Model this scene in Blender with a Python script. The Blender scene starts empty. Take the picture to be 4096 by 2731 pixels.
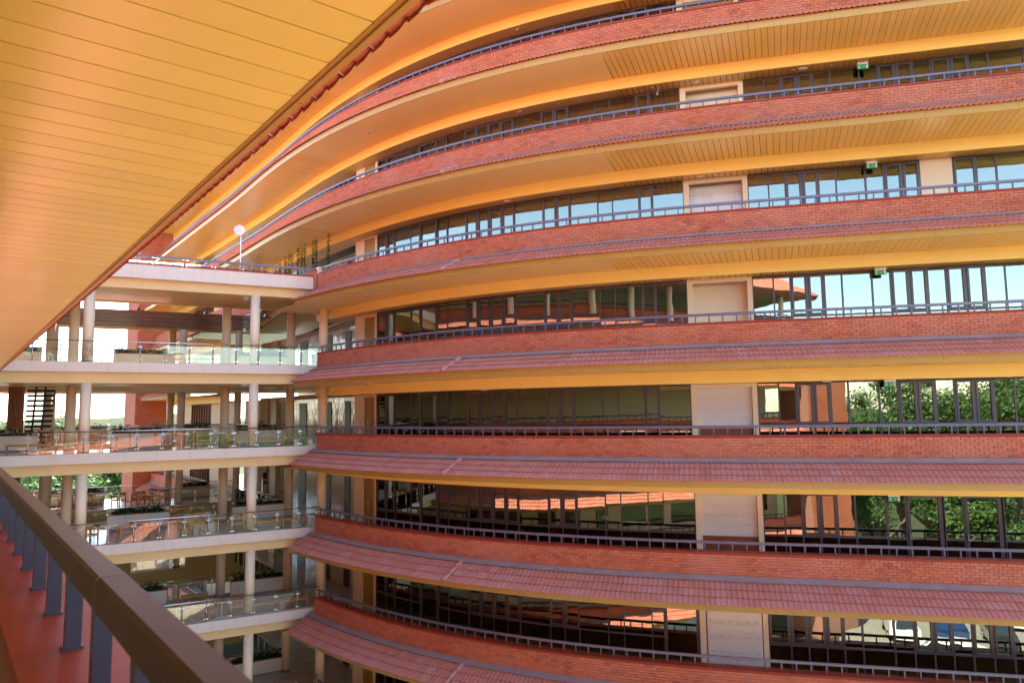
import bpy, math, random
from math import sin, cos, tan, radians, pi, sqrt, atan2
from mathutils import Matrix, Vector
random.seed(7)
SC = bpy.context.scene
COL = SC.collection
EYE = 16.3                                   # height of the lens above the courtyard

# ------------------------------------------------------------------ camera
def make_camera():
    p, r = radians(5.5702), radians(-0.81656)
    R = Vector((1, 0, 0)); F = Vector((0, cos(p), sin(p))); U = Vector((0, -sin(p), cos(p)))
    right = R*cos(r) + U*sin(r); up = -R*sin(r) + U*cos(r)
    M = Matrix(((right.x, up.x, -F.x, 0), (right.y, up.y, -F.y, 0), (right.z, up.z, -F.z, EYE), (0, 0, 0, 1)))
    cd = bpy.data.cameras.new('camera'); cam = bpy.data.objects.new('camera', cd)
    COL.objects.link(cam); cam.matrix_world = M
    cd.sensor_width = 36; cd.lens = 2850/4096*36; cd.clip_start = .05; cd.clip_end = 6000
    cd.dof.use_dof = True; cd.dof.focus_distance = 26.0; cd.dof.aperture_fstop = 5.0
    SC.camera = cam
make_camera()

# ------------------------------------------------------------------ light
SUN_EL, SUN_AZ = radians(57), radians(-14)     # azimuth measured from +Y towards +X
def make_light():
    w = bpy.data.worlds.new('World'); SC.world = w; w.use_nodes = True
    nt = w.node_tree; nt.nodes.clear()
    out = nt.nodes.new('ShaderNodeOutputWorld'); bg = nt.nodes.new('ShaderNodeBackground')
    sky = nt.nodes.new('ShaderNodeTexSky'); sky.sky_type = 'NISHITA'; sky.sun_disc = False
    sky.sun_elevation = SUN_EL; sky.sun_rotation = SUN_AZ; sky.air_density = 1.0; sky.dust_density = 0.6; sky.ozone_density = 1.0
    bg.inputs['Strength'].default_value = 0.15
    nt.links.new(sky.outputs[0], bg.inputs[0]); nt.links.new(bg.outputs[0], out.inputs[0])
    ld = bpy.data.lights.new('sun', 'SUN'); ld.energy = 5.0; ld.angle = radians(.55); ld.color = (1, .93, .82)
    o = bpy.data.objects.new('sun', ld); COL.objects.link(o)
    d = Vector((sin(SUN_AZ)*cos(SUN_EL), cos(SUN_AZ)*cos(SUN_EL), sin(SUN_EL)))
    o.rotation_euler = d.to_track_quat('Z', 'Y').to_euler()
make_light()
SC.view_settings.view_transform = 'Standard'; SC.view_settings.look = 'None'
SC.view_settings.gamma = 1; SC.view_settings.use_curve_mapping = False
SC.view_settings.exposure = 2.48
SC.cycles.max_bounces = 10; SC.cycles.diffuse_bounces = 6; SC.cycles.glossy_bounces = 4
SC.cycles.transparent_max_bounces = 24; SC.cycles.transmission_bounces = 6
SC.cycles.caustics_reflective = False; SC.cycles.caustics_refractive = False
SC.cycles.sample_clamp_indirect = 6

# ------------------------------------------------------------------ materials
class NT:
    def __init__(s, name):
        s.m = bpy.data.materials.new(name); s.m.use_nodes = True
        s.n = s.m.node_tree.nodes; s.l = s.m.node_tree.links; s.n.clear()
        s.out = s.n.new('ShaderNodeOutputMaterial')
    def new(s, t, **kw):
        x = s.n.new(t)
        for k, v in kw.items(): setattr(x, k, v)
        return x
    def link(s, a, b): s.l.new(a, b)
    def coord(s, scale, kind='Object'):
        tc = s.new('ShaderNodeTexCoord'); mp = s.new('ShaderNodeMapping')
        mp.inputs['Scale'].default_value = scale if hasattr(scale, '__len__') else (scale,)*3
        s.link(tc.outputs[kind], mp.inputs[0]); return mp.outputs[0]
    def geo(s, scale):
        g = s.new('ShaderNodeNewGeometry'); mp = s.new('ShaderNodeMapping')
        mp.inputs['Scale'].default_value = scale if hasattr(scale, '__len__') else (scale,)*3
        s.link(g.outputs['Position'], mp.inputs[0]); return mp.outputs[0]
    def noise(s, vec, sc=1, det=4, rough=.6):
        x = s.new('ShaderNodeTexNoise'); x.inputs['Scale'].default_value = sc; x.inputs['Detail'].default_value = det
        x.inputs['Roughness'].default_value = rough; s.link(vec, x.inputs['Vector']); return x.outputs['Fac']
    def ramp(s, fac, stops):
        x = s.new('ShaderNodeValToRGB'); e = x.color_ramp.elements
        while len(e) > 1: e.remove(e[-1])
        e[0].position = stops[0][0]; e[0].color = (*stops[0][1], 1)
        for p, c in stops[1:]:
            k = e.new(p); k.color = (*c, 1)
        s.link(fac, x.inputs[0]); return x.outputs[0]
    def mix(s, fac, a, b, mode='MIX'):
        x = s.new('ShaderNodeMix', data_type='RGBA', blend_type=mode)
        for sock, val in ((x.inputs[0], fac), (x.inputs[6], a), (x.inputs[7], b)):
            if hasattr(val, 'is_linked') or isinstance(val, bpy.types.NodeSocket): s.link(val, sock)
            elif isinstance(val, (int, float)): sock.default_value = val
            else: sock.default_value = (*val, 1)
        return x.outputs[2]
    def rnd(s):
        g = s.new('ShaderNodeNewGeometry'); o = s.new('ShaderNodeObjectInfo')
        a = s.new('ShaderNodeMath', operation='ADD'); f = s.new('ShaderNodeMath', operation='FRACT')
        s.link(g.outputs['Random Per Island'], a.inputs[0]); s.link(o.outputs['Random'], a.inputs[1]); s.link(a.outputs[0], f.inputs[0])
        return f.outputs[0]
    def bump(s, h, strength=.3, dist=.01):
        b = s.new('ShaderNodeBump'); b.inputs['Strength'].default_value = strength; b.inputs['Distance'].default_value = dist
        s.link(h, b.inputs['Height']); return b.outputs[0]
    def bsdf(s, color, rough=.5, metal=0, spec=.5, normal=None, coat=0, trans=0):
        b = s.new('ShaderNodeBsdfPrincipled')
        for nm, val in (('Base Color', color), ('Roughness', rough)):
            if isinstance(val, bpy.types.NodeSocket): s.link(val, b.inputs[nm])
            elif isinstance(val, (int, float)): b.inputs[nm].default_value = val
            else: b.inputs[nm].default_value = (*val, 1)
        b.inputs['Metallic'].default_value = metal; b.inputs['Specular IOR Level'].default_value = spec
        b.inputs['Coat Weight'].default_value = coat; b.inputs['Coat Roughness'].default_value = .08
        if normal: s.link(normal, b.inputs['Normal'])
        s.link(b.outputs[0], s.out.inputs[0]); return b

def m_brick():
    t = NT('fired brick'); r = t.rnd()
    c = t.ramp(r, [(0, (.50, .125, .050)), (.25, (.55, .145, .058)), (.5, (.46, .105, .042)), (.7, (.52, .155, .075)), (.88, (.41, .10, .048)), (.95, (.34, .09, .055)), (1, (.55, .18, .10))])
    n = t.noise(t.geo((9, 9, 60)), 1, 5, .7)
    c = t.mix(t.ramp(n, [(.35, (0, 0, 0)), (.75, (1, 1, 1))]), c, (.56, .25, .17), 'MIX') if 0 else c
    n2 = t.noise(t.geo((22, 22, 5)), 1, 4, .7)
    f = t.ramp(n2, [(.48, (0, 0, 0)), (.78, (.42, .42, .42))])
    c = t.mix(f, c, (.62, .30, .22))
    big = t.noise(t.geo(.5), 1, 3)
    c = t.mix(t.ramp(big, [(.4, (0, 0, 0)), (.7, (.4, .4, .4))]), c, (.57, .23, .15))
    t.bsdf(c, .85, spec=.25, normal=t.bump(n, .5, .006)); return t.m
def m_mortar():
    t = NT('mortar'); n = t.noise(t.geo(30), 1, 3)
    t.bsdf(t.ramp(n, [(.3, (.30, .13, .095)), (.7, (.44, .24, .19))]), .95, spec=.1); return t.m
def m_tile(dark=0):
    t = NT('clay roof tile'); r = t.rnd()
    c = t.ramp(r, [(0, (.50, .165, .105)), (.35, (.53, .18, .12)), (.6, (.47, .145, .09)), (.8, (.51, .19, .14)), (.97, (.52, .21, .16)), (1, (.44, .125, .075))])
    n = t.noise(t.geo(7), 1, 5, .7)
    c = t.mix(t.ramp(n, [(.4, (0, 0, 0)), (.8, (.35, .35, .35))]), c, (.55, .24, .18))
    d = t.noise(t.geo((1.2, 1.2, 3)), 1, 4)
    c = t.mix(t.ramp(d, [(.45, (0, 0, 0)), (.8, (.3, .3, .3))]), c, (.40, .15, .11))
    t.bsdf(c, .75, spec=.35, normal=t.bump(n, .3, .004)); return t.m
def m_paint(name, col, rough=.55, var=.06, spec=.4, scale=1.2, coat=0, bump=.1):
    t = NT(name); n = t.noise(t.geo(scale), 1, 4)
    a = tuple(x*(1-var) for x in col); b = tuple(min(1, x*(1+var)) for x in col)
    c = t.ramp(n, [(.3, a), (.7, b)])
    k = t.noise(t.geo(35), 1, 3)
    t.bsdf(c, rough, spec=spec, coat=coat, normal=t.bump(k, bump, .003)); return t.m
def m_plank(name, col, rough):
    t = NT(name); r = t.rnd()
    a = tuple(x*.94 for x in col); b = tuple(min(1, x*1.04) for x in col)
    c = t.ramp(r, [(0, a), (1, b)])
    k = t.noise(t.geo(.9), 1, 5, .7); c = t.mix(t.ramp(k, [(.5, (0, 0, 0)), (.85, (.3, .3, .3))]), c, tuple(x*.78 for x in col))
    n = t.noise(t.geo((1.3, .5, 1)), 1, 2)
    t.bsdf(c, rough, spec=.5, coat=.1, normal=t.bump(n, .25, .012)); return t.m
def m_glass(name, gl, tint, wav=.0055, rough=.0):
    t = NT(name)
    g = t.new('ShaderNodeBsdfGlossy'); g.inputs['Roughness'].default_value = rough
    g.inputs['Color'].default_value = (.93, 1, .86, 1)
    n = t.noise(t.geo((1.1, 1.1, 1.6)), 1, 2, .4)
    t.link(t.bump(n, .22, wav), g.inputs['Normal'])
    tr = t.new('ShaderNodeBsdfTransparent'); tr.inputs['Color'].default_value = (*tint, 1)
    lw = t.new('ShaderNodeLayerWeight'); lw.inputs['Blend'].default_value = .25
    mr = t.new('ShaderNodeMapRange'); mr.inputs['To Min'].default_value = gl; mr.inputs['To Max'].default_value = 1
    t.link(lw.outputs['Fresnel'], mr.inputs['Value'])
    mx = t.new('ShaderNodeMixShader'); t.link(mr.outputs[0], mx.inputs[0]); t.link(tr.outputs[0], mx.inputs[1]); t.link(g.outputs[0], mx.inputs[2])
    t.link(mx.outputs[0], t.out.inputs[0]); return t.m
def m_metal(name, col, rough=.25):
    t = NT(name); n = t.noise(t.geo((40, 40, 4)), 1, 2)
    t.bsdf(col, rough, metal=1, normal=t.bump(n, .05, .001)); return t.m
def m_wood(name, c1, c2, sc=(3, 3, 30), rough=.45):
    t = NT(name); r = t.rnd(); n = t.noise(t.coord(sc), 1, 6, .65)
    c = t.ramp(n, [(.3, c1), (.7, c2)])
    c = t.mix(r, c, tuple(x*.72 for x in c1)) if 0 else t.mix(.25, c, t.ramp(r, [(0, c1), (1, c2)]))
    t.bsdf(c, rough, spec=.5, normal=t.bump(n, .15, .002)); return t.m
def m_tilefloor():
    t = NT('porcelain floor'); b = t.new('ShaderNodeTexBrick'); b.offset = 0
    b.inputs['Color1'].default_value = (.46, .41, .36, 1); b.inputs['Color2'].default_value = (.50, .45, .39, 1); b.inputs['Mortar'].default_value = (.22, .19, .17, 1)
    b.inputs['Scale'].default_value = 1; b.inputs['Mortar Size'].default_value = .004; b.inputs['Brick Width'].default_value = .6; b.inputs['Row Height'].default_value = .6
    t.link(t.geo(1), b.inputs['Vector']); t.bsdf(b.outputs[0], .18, spec=.5); return t.m
def m_paving():
    t = NT('courtyard paving'); b = t.new('ShaderNodeTexBrick'); b.offset = .5
    b.inputs['Color1'].default_value = (.58, .52, .42, 1); b.inputs['Color2'].default_value = (.66, .60, .50, 1); b.inputs['Mortar'].default_value = (.35, .31, .26, 1)
    b.inputs['Scale'].default_value = 1; b.inputs['Mortar Size'].default_value = .01; b.inputs['Brick Width'].default_value = .4; b.inputs['Row Height'].default_value = .2
    t.link(t.geo(1), b.inputs['Vector'])
    n = t.noise(t.geo(.15), 1, 4); c = t.mix(t.ramp(n, [(.4, (0, 0, 0)), (.7, (.5, .5, .5))]), b.outputs[0], (.6, .54, .44))
    t.bsdf(c, .8, spec=.3); return t.m
def m_leaf(name, c1, c2, c3):
    t = NT(name); r = t.rnd(); n = t.noise(t.geo(.6), 1, 3)
    c = t.mix(t.ramp(n, [(.35, (0, 0, 0)), (.65, (1, 1, 1))]), t.ramp(r, [(0, c1), (1, c2)]), t.ramp(r, [(0, c2), (1, c3)]))
    b = t.bsdf(c, .55, spec=.4)
    b.inputs['Subsurface Weight'].default_value = 0
    tl = t.new('ShaderNodeBsdfTranslucent'); t.link(c, tl.inputs[0]); mx = t.new('ShaderNodeMixShader'); mx.inputs[0].default_value = .3
    t.link(b.outputs[0], mx.inputs[1]); t.link(tl.outputs[0], mx.inputs[2]); t.link(mx.outputs[0], t.out.inputs[0]); return t.m
def m_emit(name, col, st):
    t = NT(name); e = t.new('ShaderNodeEmission'); e.inputs[0].default_value = (*col, 1); e.inputs[1].default_value = st
    t.link(e.outputs[0], t.out.inputs[0]); return t.m
def m_plain(name, col, rough=.5, metal=0, spec=.5, coat=0):
    t = NT(name); t.bsdf(col, rough, metal, spec, coat=coat); return t.m
def m_carpaint(name, col): return m_plain(name, col, .25, 0, .5, 1)

PLANKCOMP = m_plank('tan metal ceiling plank bounce compensated', (.76, .58, .11), .28); HIP = m_paint('pale terracotta hip cap', (.49, .22, .17), .8, .1, .3, 6); BRICK = m_brick(); MORTAR = m_mortar(); TILE = m_tile(); TEDGE = m_paint('fresh clay tile edge', (.50, .15, .08), .8, .15, .3, 8)  # near planks: same paint as PLANK, colour yellowed to offset red bounce light
CAP = m_paint('red oxide coping paint', (.30, .038, .018), .5, .12, .25, 3.5, bump=.15)
FLASH = m_paint('mauve cement flashing', (.31, .21, .19), .8, .14, .3, 2)
RAIL = m_paint('plum grey steel paint', (.125, .105, .145), .32, .08, .6, 2)
NEARRAIL = m_paint('bronze brown steel paint', (.075, .036, .022), .45, .16, .35, 9, bump=.05)
NEARPOST = m_paint('dark slate steel paint', (.05, .042, .068), .36, .1, .6, 5)
PLANK = m_plank('tan metal ceiling plank', (.82, .50, .135), .32)
SOFFIT = m_paint('tan painted soffit', (.84, .57, .22), .38, .03, .5, .5)
GAPM = m_plain('dark ceiling joint', (.06, .03, .01), .8)
BEAM = m_paint('amber paint', (.90, .66, .18), .42, .03, .4, .8)
FASC = m_paint('ochre fascia metal', (.40, .235, .05), .35, .05, .5, 1)
CREAM = m_paint('cream wall paint', (.84, .71, .50), .6, .04, .3, 1)
def m_streak(name, col, dirt):
    t = NT(name); n = t.noise(t.geo((6, 6, .5)), 1, 4, .6); m_ = t.noise(t.geo(.8), 1, 3)
    c = t.mix(t.ramp(n, [(.5, (0, 0, 0)), (.8, (.55, .55, .55))]), col, dirt)
    c = t.mix(t.ramp(m_, [(.35, (0, 0, 0)), (.75, (.3, .3, .3))]), c, tuple(x*.86 for x in col))
    t.bsdf(c, .65, spec=.3, normal=t.bump(t.noise(t.geo(18), 1, 3), .15, .004)); return t.m
PEARL = m_streak('pinkish white concrete paint', (.76, .67, .56), (.60, .50, .42))

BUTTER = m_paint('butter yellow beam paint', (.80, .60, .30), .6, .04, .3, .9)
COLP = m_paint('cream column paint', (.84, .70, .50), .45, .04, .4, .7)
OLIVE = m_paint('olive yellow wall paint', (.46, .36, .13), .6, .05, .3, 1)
FRAME = m_paint('purple brown window aluminium', (.085, .065, .075), .35, .06, .5, 3)
PANE = m_glass('tinted reflective glass', .20, (.56, .53, .44))
CLEAR = m_glass('clear railing glass', .035, (.97, .97, .96), .006)
STEEL = m_metal('brushed stainless steel', (.62, .60, .58), .22)
CLAMP = m_metal('polished clamp steel', (.8, .8, .78), .3)
WHITET = m_plain('glazed white wall tile', (.76, .72, .68), .12, 0, .6)
GROUT = m_plain('grey grout', (.5, .46, .42), .8)
WOOD = m_wood('teak furniture wood', (.42, .17, .045), (.62, .29, .09), (5, 5, 25))
DWOOD = m_wood('dark red timber board', (.15, .042, .020), (.30, .085, .032), (.6, .6, 14), .38)
DOORW = m_wood('dark walnut door', (.035, .02, .014), (.075, .042, .03), (3, 3, 20), .5)
GOLDD = m_paint('olive gold door paint', (.36, .25, .05), .4, .04)
STONE = m_paint('brown granite coping', (.13, .065, .045), .35, .2, .5, 20)
SKIRTG = m_plain('grey skirting tile', (.26, .24, .25), .3)
FLOORM = m_tilefloor(); PAVE = m_paving()
DARKST = m_paint('black steel', (.012, .012, .014), .4, .1)
WHITE = m_plain('white plastic', (.8, .78, .74), .4)
OFFW = m_plain('off white laminate', (.70, .68, .64), .35)
LOCK = m_plain('pale grey locker steel', (.78, .74, .71), .4)
DKGREY = m_plain('dark grey plastic', (.03, .03, .03), .4)
GREEN = m_plain('exit sign green', (.0, .36, .12), .4)
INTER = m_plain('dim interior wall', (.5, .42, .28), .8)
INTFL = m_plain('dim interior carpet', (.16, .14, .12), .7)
LEAFD = m_leaf('dark planter leaves', (.015, .05, .012), (.03, .09, .02), (.06, .14, .03))
LEAFT = m_leaf('tree leaves', (.03, .075, .015), (.06, .13, .025), (.12, .20, .045))
BARK = m_wood('bark', (.10, .07, .05), (.2, .15, .11), (2, 2, 8), .9)
SOIL = m_plain('soil', (.04, .025, .015), .95)
SOLAR = m_plain('solar collector glass', (.10, .075, .08), .06, 0, .9)
DISH = m_plain('dish white', (.75, .72, .76), .4)
RUBBER = m_plain('tyre rubber', (.02, .02, .02), .8)
PARK = m_paint('pale concrete paving', (.24, .23, .20), .9, .1)
ASPH = m_paint('asphalt', (.06, .06, .062), .9, .1)
GRASS = m_paint('dry earth and grass', (.055, .062, .03), .95, .3, .1, .2)
CARGL = m_plain('car glass', (.015, .02, .022), .05, 0, .8)
BLUEP = m_plain('blue plastic', (.03, .05, .35), .4)

# ------------------------------------------------------------------ mesh helper
class MB:
    def __init__(s): s.v = []; s.f = []; s.mi = []; s.cur = 0; s.mats = []
    def mat(s, m):
        if m not in s.mats: s.mats.append(m)
        s.cur = s.mats.index(m); return s
    def add(s, vs, fs):
        b = len(s.v); s.v += [tuple(x) for x in vs]
        for f in fs: s.f.append(tuple(i+b for i in f)); s.mi.append(s.cur)
    def box(s, x0, x1, y0, y1, z0, z1, M=None):
        vs = [(x0,y0,z0),(x1,y0,z0),(x1,y1,z0),(x0,y1,z0),(x0,y0,z1),(x1,y0,z1),(x1,y1,z1),(x0,y1,z1)]
        if M is not None: vs = [M @ Vector(q) for q in vs]
        s.add(vs, [(0,3,2,1),(4,5,6,7),(0,1,5,4),(1,2,6,5),(2,3,7,6),(3,0,4,7)]); return s
    def hexa(s, p):  # 8 points bottom 4, top 4
        s.add(p, [(0,3,2,1),(4,5,6,7),(0,1,5,4),(1,2,6,5),(2,3,7,6),(3,0,4,7)]); return s
    def tube(s, a, b, r, r2=None, n=10, caps=True):
        a = Vector(a); b = Vector(b); r2 = r if r2 is None else r2
        d = (b-a).normalized(); q = d.to_track_quat('Z', 'Y')
        vs = []
        for P, R in ((a, r), (b, r2)):
            for i in range(n):
                an = 2*pi*i/n; vs.append(P + q @ Vector((R*cos(an), R*sin(an), 0)))
        fs = [(i, (i+1) % n, n+(i+1) % n, n+i) for i in range(n)]
        if caps: fs += [tuple(range(n-1, -1, -1)), tuple(range(n, 2*n))]
        s.add(vs, fs); return s
    def lathe(s, prof, n=24, M=None):
        vs = []
        for r, z in prof:
            for i in range(n):
                an = 2*pi*i/n; q = Vector((r*cos(an), r*sin(an), z)); vs.append(M @ q if M is not None else q)
        m = len(prof); fs = []
        for j in range(m-1):
            for i in range(n):
                fs.append((j*n+i, j*n+(i+1) % n, (j+1)*n+(i+1) % n, (j+1)*n+i))
        fs.append(tuple(range(n-1, -1, -1))); fs.append(tuple(range((m-1)*n, m*n)))
        s.add(vs, fs); return s
    def mesh(s, name, m=None, smooth=False):
        me = bpy.data.meshes.new(name); me.from_pydata(s.v, [], s.f)
        if m is not None: me.materials.append(m)
        else:
            for k in s.mats: me.materials.append(k)
            me.polygons.foreach_set('material_index', s.mi)
        if smooth: me.polygons.foreach_set('use_smooth', [True]*len(s.f))
        me.update(); return me
    def build(s, name, m=None, parent=None, smooth=False, **tags):
        return place(s.mesh(name, m, smooth), name, parent, None, **tags)

def place(me, name, parent=None, M=None, **tags):
    o = bpy.data.objects.new(name, me); COL.objects.link(o)
    if M is not None: o.matrix_world = M
    if parent is not None: o.parent = parent
    for k, v in tags.items(): o[k] = v
    return o
def thing(name, label, cat, group=None, loc=(0, 0, 0), rz=0):
    o = bpy.data.objects.new(name, None); COL.objects.link(o)
    o.location = loc; o.rotation_euler = (0, 0, rz); o['label'] = label; o['category'] = cat
    if group: o['group'] = group
    return o
def tag(o, label, cat, group=None):
    o['label'] = label; o['category'] = cat
    if group: o['group'] = group
    return o
def copy_thing(root, loc, rz, label, group=None):
    r = root.copy(); COL.objects.link(r); r.location = loc; r.rotation_euler = (0, 0, rz); r['label'] = label
    if group: r['group'] = group
    for ch in root.children:
        c = ch.copy(); COL.objects.link(c); c.parent = r
        for g in ch.children:
            d = g.copy(); COL.objects.link(d); d.parent = c
    return r

# ------------------------------------------------------------------ plan curve of the curved wing (rail line); s runs left to right
PC = [0.027329054, 0.00063829, -0.258640142, -0.134591228, 0.533303779, 0.442614084, -0.85383943]
def theta(s):
    q = min(max(s, -9), 21)/20; t = 0
    for c in PC: t = t*q + c
    w = min(max((-s-5)/6, 0), 1)
    return t*(1-w) + radians(-51.8)*w
DS = .1; S0 = -60
TAB = []
def _tab():
    n = 1201; th = [theta(S0+i*DS) for i in range(n)]
    x = [0]; y = [0]
    for i in range(1, n):
        tm = (th[i]+th[i-1])/2; x.append(x[-1]+cos(tm)*DS); y.append(y[-1]+sin(tm)*DS)
    j = 600; dx = -9.04-x[j]; dy = 32.863-y[j]
    for i in range(n): TAB.append((x[i]+dx, y[i]+dy, th[i]))
_tab()
def P(s):
    u = (s-S0)/DS; i = min(max(int(u), 0), 1199); f = u-i
    a, b = TAB[i], TAB[i+1]
    return a[0]+(b[0]-a[0])*f, a[1]+(b[1]-a[1])*f, a[2]+(b[2]-a[2])*f
def W(s, n, z):
    x, y, t = P(s); return Vector((x+sin(t)*n, y-cos(t)*n, z+EYE))
def WM(s, n, z, rx=0):   # local x along wing to the right, local -y outward (to courtyard)
    x, y, t = P(s); return Matrix.Translation((x+sin(t)*n, y-cos(t)*n, z+EYE)) @ Matrix.Rotation(t, 4, 'Z') @ Matrix.Rotation(rx, 4, 'X')
def kappa(s): return (theta(s+.5)-theta(s-.5))

# straight wing under the camera (wing A): t along to the left/away, m outward to the courtyard
AD = Vector((-.622, .783, 0)); AN = Vector((.783, .622, 0)); AO = AN*.337
class Frame:
    """a straight wing: s grows to the right when seen from the courtyard, n outward"""
    def __init__(f, O, u, n): f.O = O; f.u = u; f.n = n
    def W(f, s, n, z): q = f.O + f.u*s + f.n*n; return Vector((q.x, q.y, z+EYE))
    def M(f, s, n, z, rx=0):
        q = f.O + f.u*s + f.n*n
        return Matrix.Translation((q.x, q.y, z+EYE)) @ Matrix.Rotation(atan2(f.u.y, f.u.x), 4, 'Z') @ Matrix.Rotation(rx, 4, 'X')
class Curved:
    W = staticmethod(W); M = staticmethod(WM)
CW = Curved()
AW = Frame(AO, AD*1.0, AN); AWN = Frame(AO-AN*.325, AD*1.0, AN)        # seen from courtyard, AD runs to the right
# bridge frame: s to the left along the face, d back
BO = Vector((-8.86, 32.94, 0)); BU = Vector((-.883, -.469, 0)); BV = Vector((-.469, .883, 0))
def Bp(s, d, z): q = BO+BU*s+BV*d; return Vector((q.x, q.y, z+EYE))
def BM(s, d, z, extra=0):
    q = BO+BU*s+BV*d   # local x = to the right (-BU), local y = back
    return Matrix.Translation((q.x, q.y, z+EYE)) @ Matrix.Rotation(atan2(-BU.y, -BU.x)+extra, 4, 'Z')

def sweep(mb, fr, s0, s1, prof, step=.5, closed=True, caps=True):
    n = max(1, int(math.ceil((s1-s0)/step))); m = len(prof); vs = []
    for i in range(n+1):
        s = s0+(s1-s0)*i/n
        for (a, z) in prof: vs.append(fr.W(s, a, z))
    fs = []
    for i in range(n):
        for j in range(m if closed else m-1):
            k = (j+1) % m; fs.append((i*m+j, i*m+k, (i+1)*m+k, (i+1)*m+j))
    if caps and closed: fs += [tuple(range(m)), tuple(n*m+j for j in range(m-1, -1, -1))]
    mb.add(vs, fs); return mb
def rect(n0, n1, z0, z1): return [(n0, z0), (n0, z1), (n1, z1), (n1, z0)]

# ------------------------------------------------------------------ shared piece meshes
def brick_mesh(L, Hh, seed):
    rr = random.Random(seed); e = .004
    mb = MB(); j = lambda: rr.uniform(-.0025, .0025)
    x, z, y0, y1 = L/2, Hh/2, -.013, .02
    mb.hexa([(-x+j(), y0+j(), -z+j()), (x+j(), y0+j(), -z+j()), (x, y1, -z), (-x, y1, -z), (-x+j(), y0+j(), z+j()), (x+j(), y0+j(), z+j()), (x, y1, z), (-x, y1, z)])
    return mb
BRL, BRH = .232, .074
BRM = [brick_mesh(BRL, BRH, k) for k in range(5)]
BRME = [b.mesh('brick', BRICK) for b in BRM]
TW, TL = .31, .36
def tile_mb():
    mb = MB(); mb.mat(TILE); N = 14; sl = []
    for i in range(N+1):
        u = i/N; ph = (u*2) % 1.0
        h = .030*sin(pi*ph/.43) if ph < .43 else -.003*sin(pi*(ph-.43)/.57)
        if i == N: h = 0
        sl.append(((u-.5)*TW, h))
    top = [(x, -TL/2, h+.013) for x, h in sl] + [(x, TL/2, h) for x, h in sl]
    bot = [(x, -TL/2, h-.013) for x, h in sl]
    mb.add(top, [(i, i+1, N+2+i, N+1+i) for i in range(N)])
    mb.mat(TEDGE); mb.add([(x, y, z) for x, y, z in top[:N+1]]+bot, [(N+1+i, N+2+i, i+1, i) for i in range(N)])
    return mb
TMB = tile_mb(); TME = TMB.mesh('roof_tile')
def splice(dst, src, M):
    b = len(dst.v); dst.v += [tuple(M @ Vector(q)) for q in src.v]
    if src.mats:
        ix = []
        for m_ in src.mats: dst.mat(m_); ix.append(dst.cur)
        for f, k in zip(src.f, src.mi): dst.f.append(tuple(i+b for i in f)); dst.mi.append(ix[k])
    else:
        for f in src.f: dst.f.append(tuple(i+b for i in f)); dst.mi.append(dst.cur)

def bricks_on(parent, fr, s0, s1, n, z0, z1, part_range=None, maxparts=300, parts=True):
    rows = int(round((z1-z0)/.0835)); ch = (z1-z0)/rows; cnt = 0; rest = MB()
    sc_z = (ch-.009)/BRH
    for r in range(rows):
        z = z0+(r+.5)*ch; s = s0 + (0 if r % 2 else -.121)
        while s < s1:
            a, b = max(s, s0)+.005, min(s+.242, s1)-.005; s += .242
            if b-a < .03: continue
            L = b-a; c = (a+b)/2
            M = fr.M(c, n, z) @ Matrix.Diagonal((L/BRL, 1, sc_z, 1))
            k = random.randrange(5)
            if parts and part_range and part_range[0] <= c <= part_range[1] and cnt < maxparts:
                place(BRME[k], 'brick', parent, M); cnt += 1
            else: splice(rest, BRM[k], M)
    if rest.v: rest.build('brickwork', BRICK, parent, kind='stuff')

ORD = {5: 'topmost', 4: 'second from the top', 3: 'third from the top', 2: 'fourth from the top', 1: 'fifth from the top', 0: 'sixth from the top', -1: 'third from the bottom', -2: 'second from the bottom', -3: 'lowest'}
H = {5: 17.2, 4: 13.84, 3: 10.375, 2: 6.763, 1: 3.092, 0: -.558, -1: -4.2, -2: -7.719, -3: -11.55}

def parapet(fr, L, h, s0, s1, label, br, railed=True, capz=-.31, group='brick parapets of the curved wing', bot=-1.08, parts=True):
    """brick band with red coping; top of rail at height h"""
    t = thing('brick_parapet', label, 'brick parapet', group)
    c = MB(); sweep(c, fr, s0, s1, [(-.2, h+capz-.065), (-.2, h+capz), (.205, h+capz), (.225, h+capz-.02), (.225, h+capz-.07), (.205, h+capz-.075)]); c.build('coping', CAP, t)
    c = MB(); sweep(c, fr, s0+.005, s1-.005, rect(-.18, .182, h+bot, h+capz-.066)); c.build('mortar_core', MORTAR, t)
    bricks_on(t, fr, s0+.004, s1-.004, .196, h+bot, h+capz-.077, br, parts=parts)
    # end face bricks are part of the core
    return t

BALME = None
def railing(fr, h, s0, s1, label, group='plum steel railings on the curved wing', near=False, ph=0, pitch=.43, part_max=400):
    t = thing('steel_railing', label, 'railing', group)
    c = MB(); sweep(c, fr, s0, s1, [(-.035, h-.079), (-.035, h-.008), (-.027, h), (.027, h), (.035, h-.008), (.035, h-.079), (.029, h-.085), (-.029, h-.085)]); c.build('top_rail', NEARRAIL if near else RAIL, t)
    b = MB(); q = .0215 if near else .02; b.box(-q, q, -q, q, -.228, 0); b.box(-q-.006, q+.006, -q-.006, q+.006, -.2295, -.222)
    me = b.mesh('baluster', NEARPOST if near else RAIL)
    s = s0+.05+ph
    while s < s1:
        place(me, 'baluster', t, fr.M(s, 0, h-.085)); s += pitch
    return t

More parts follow.
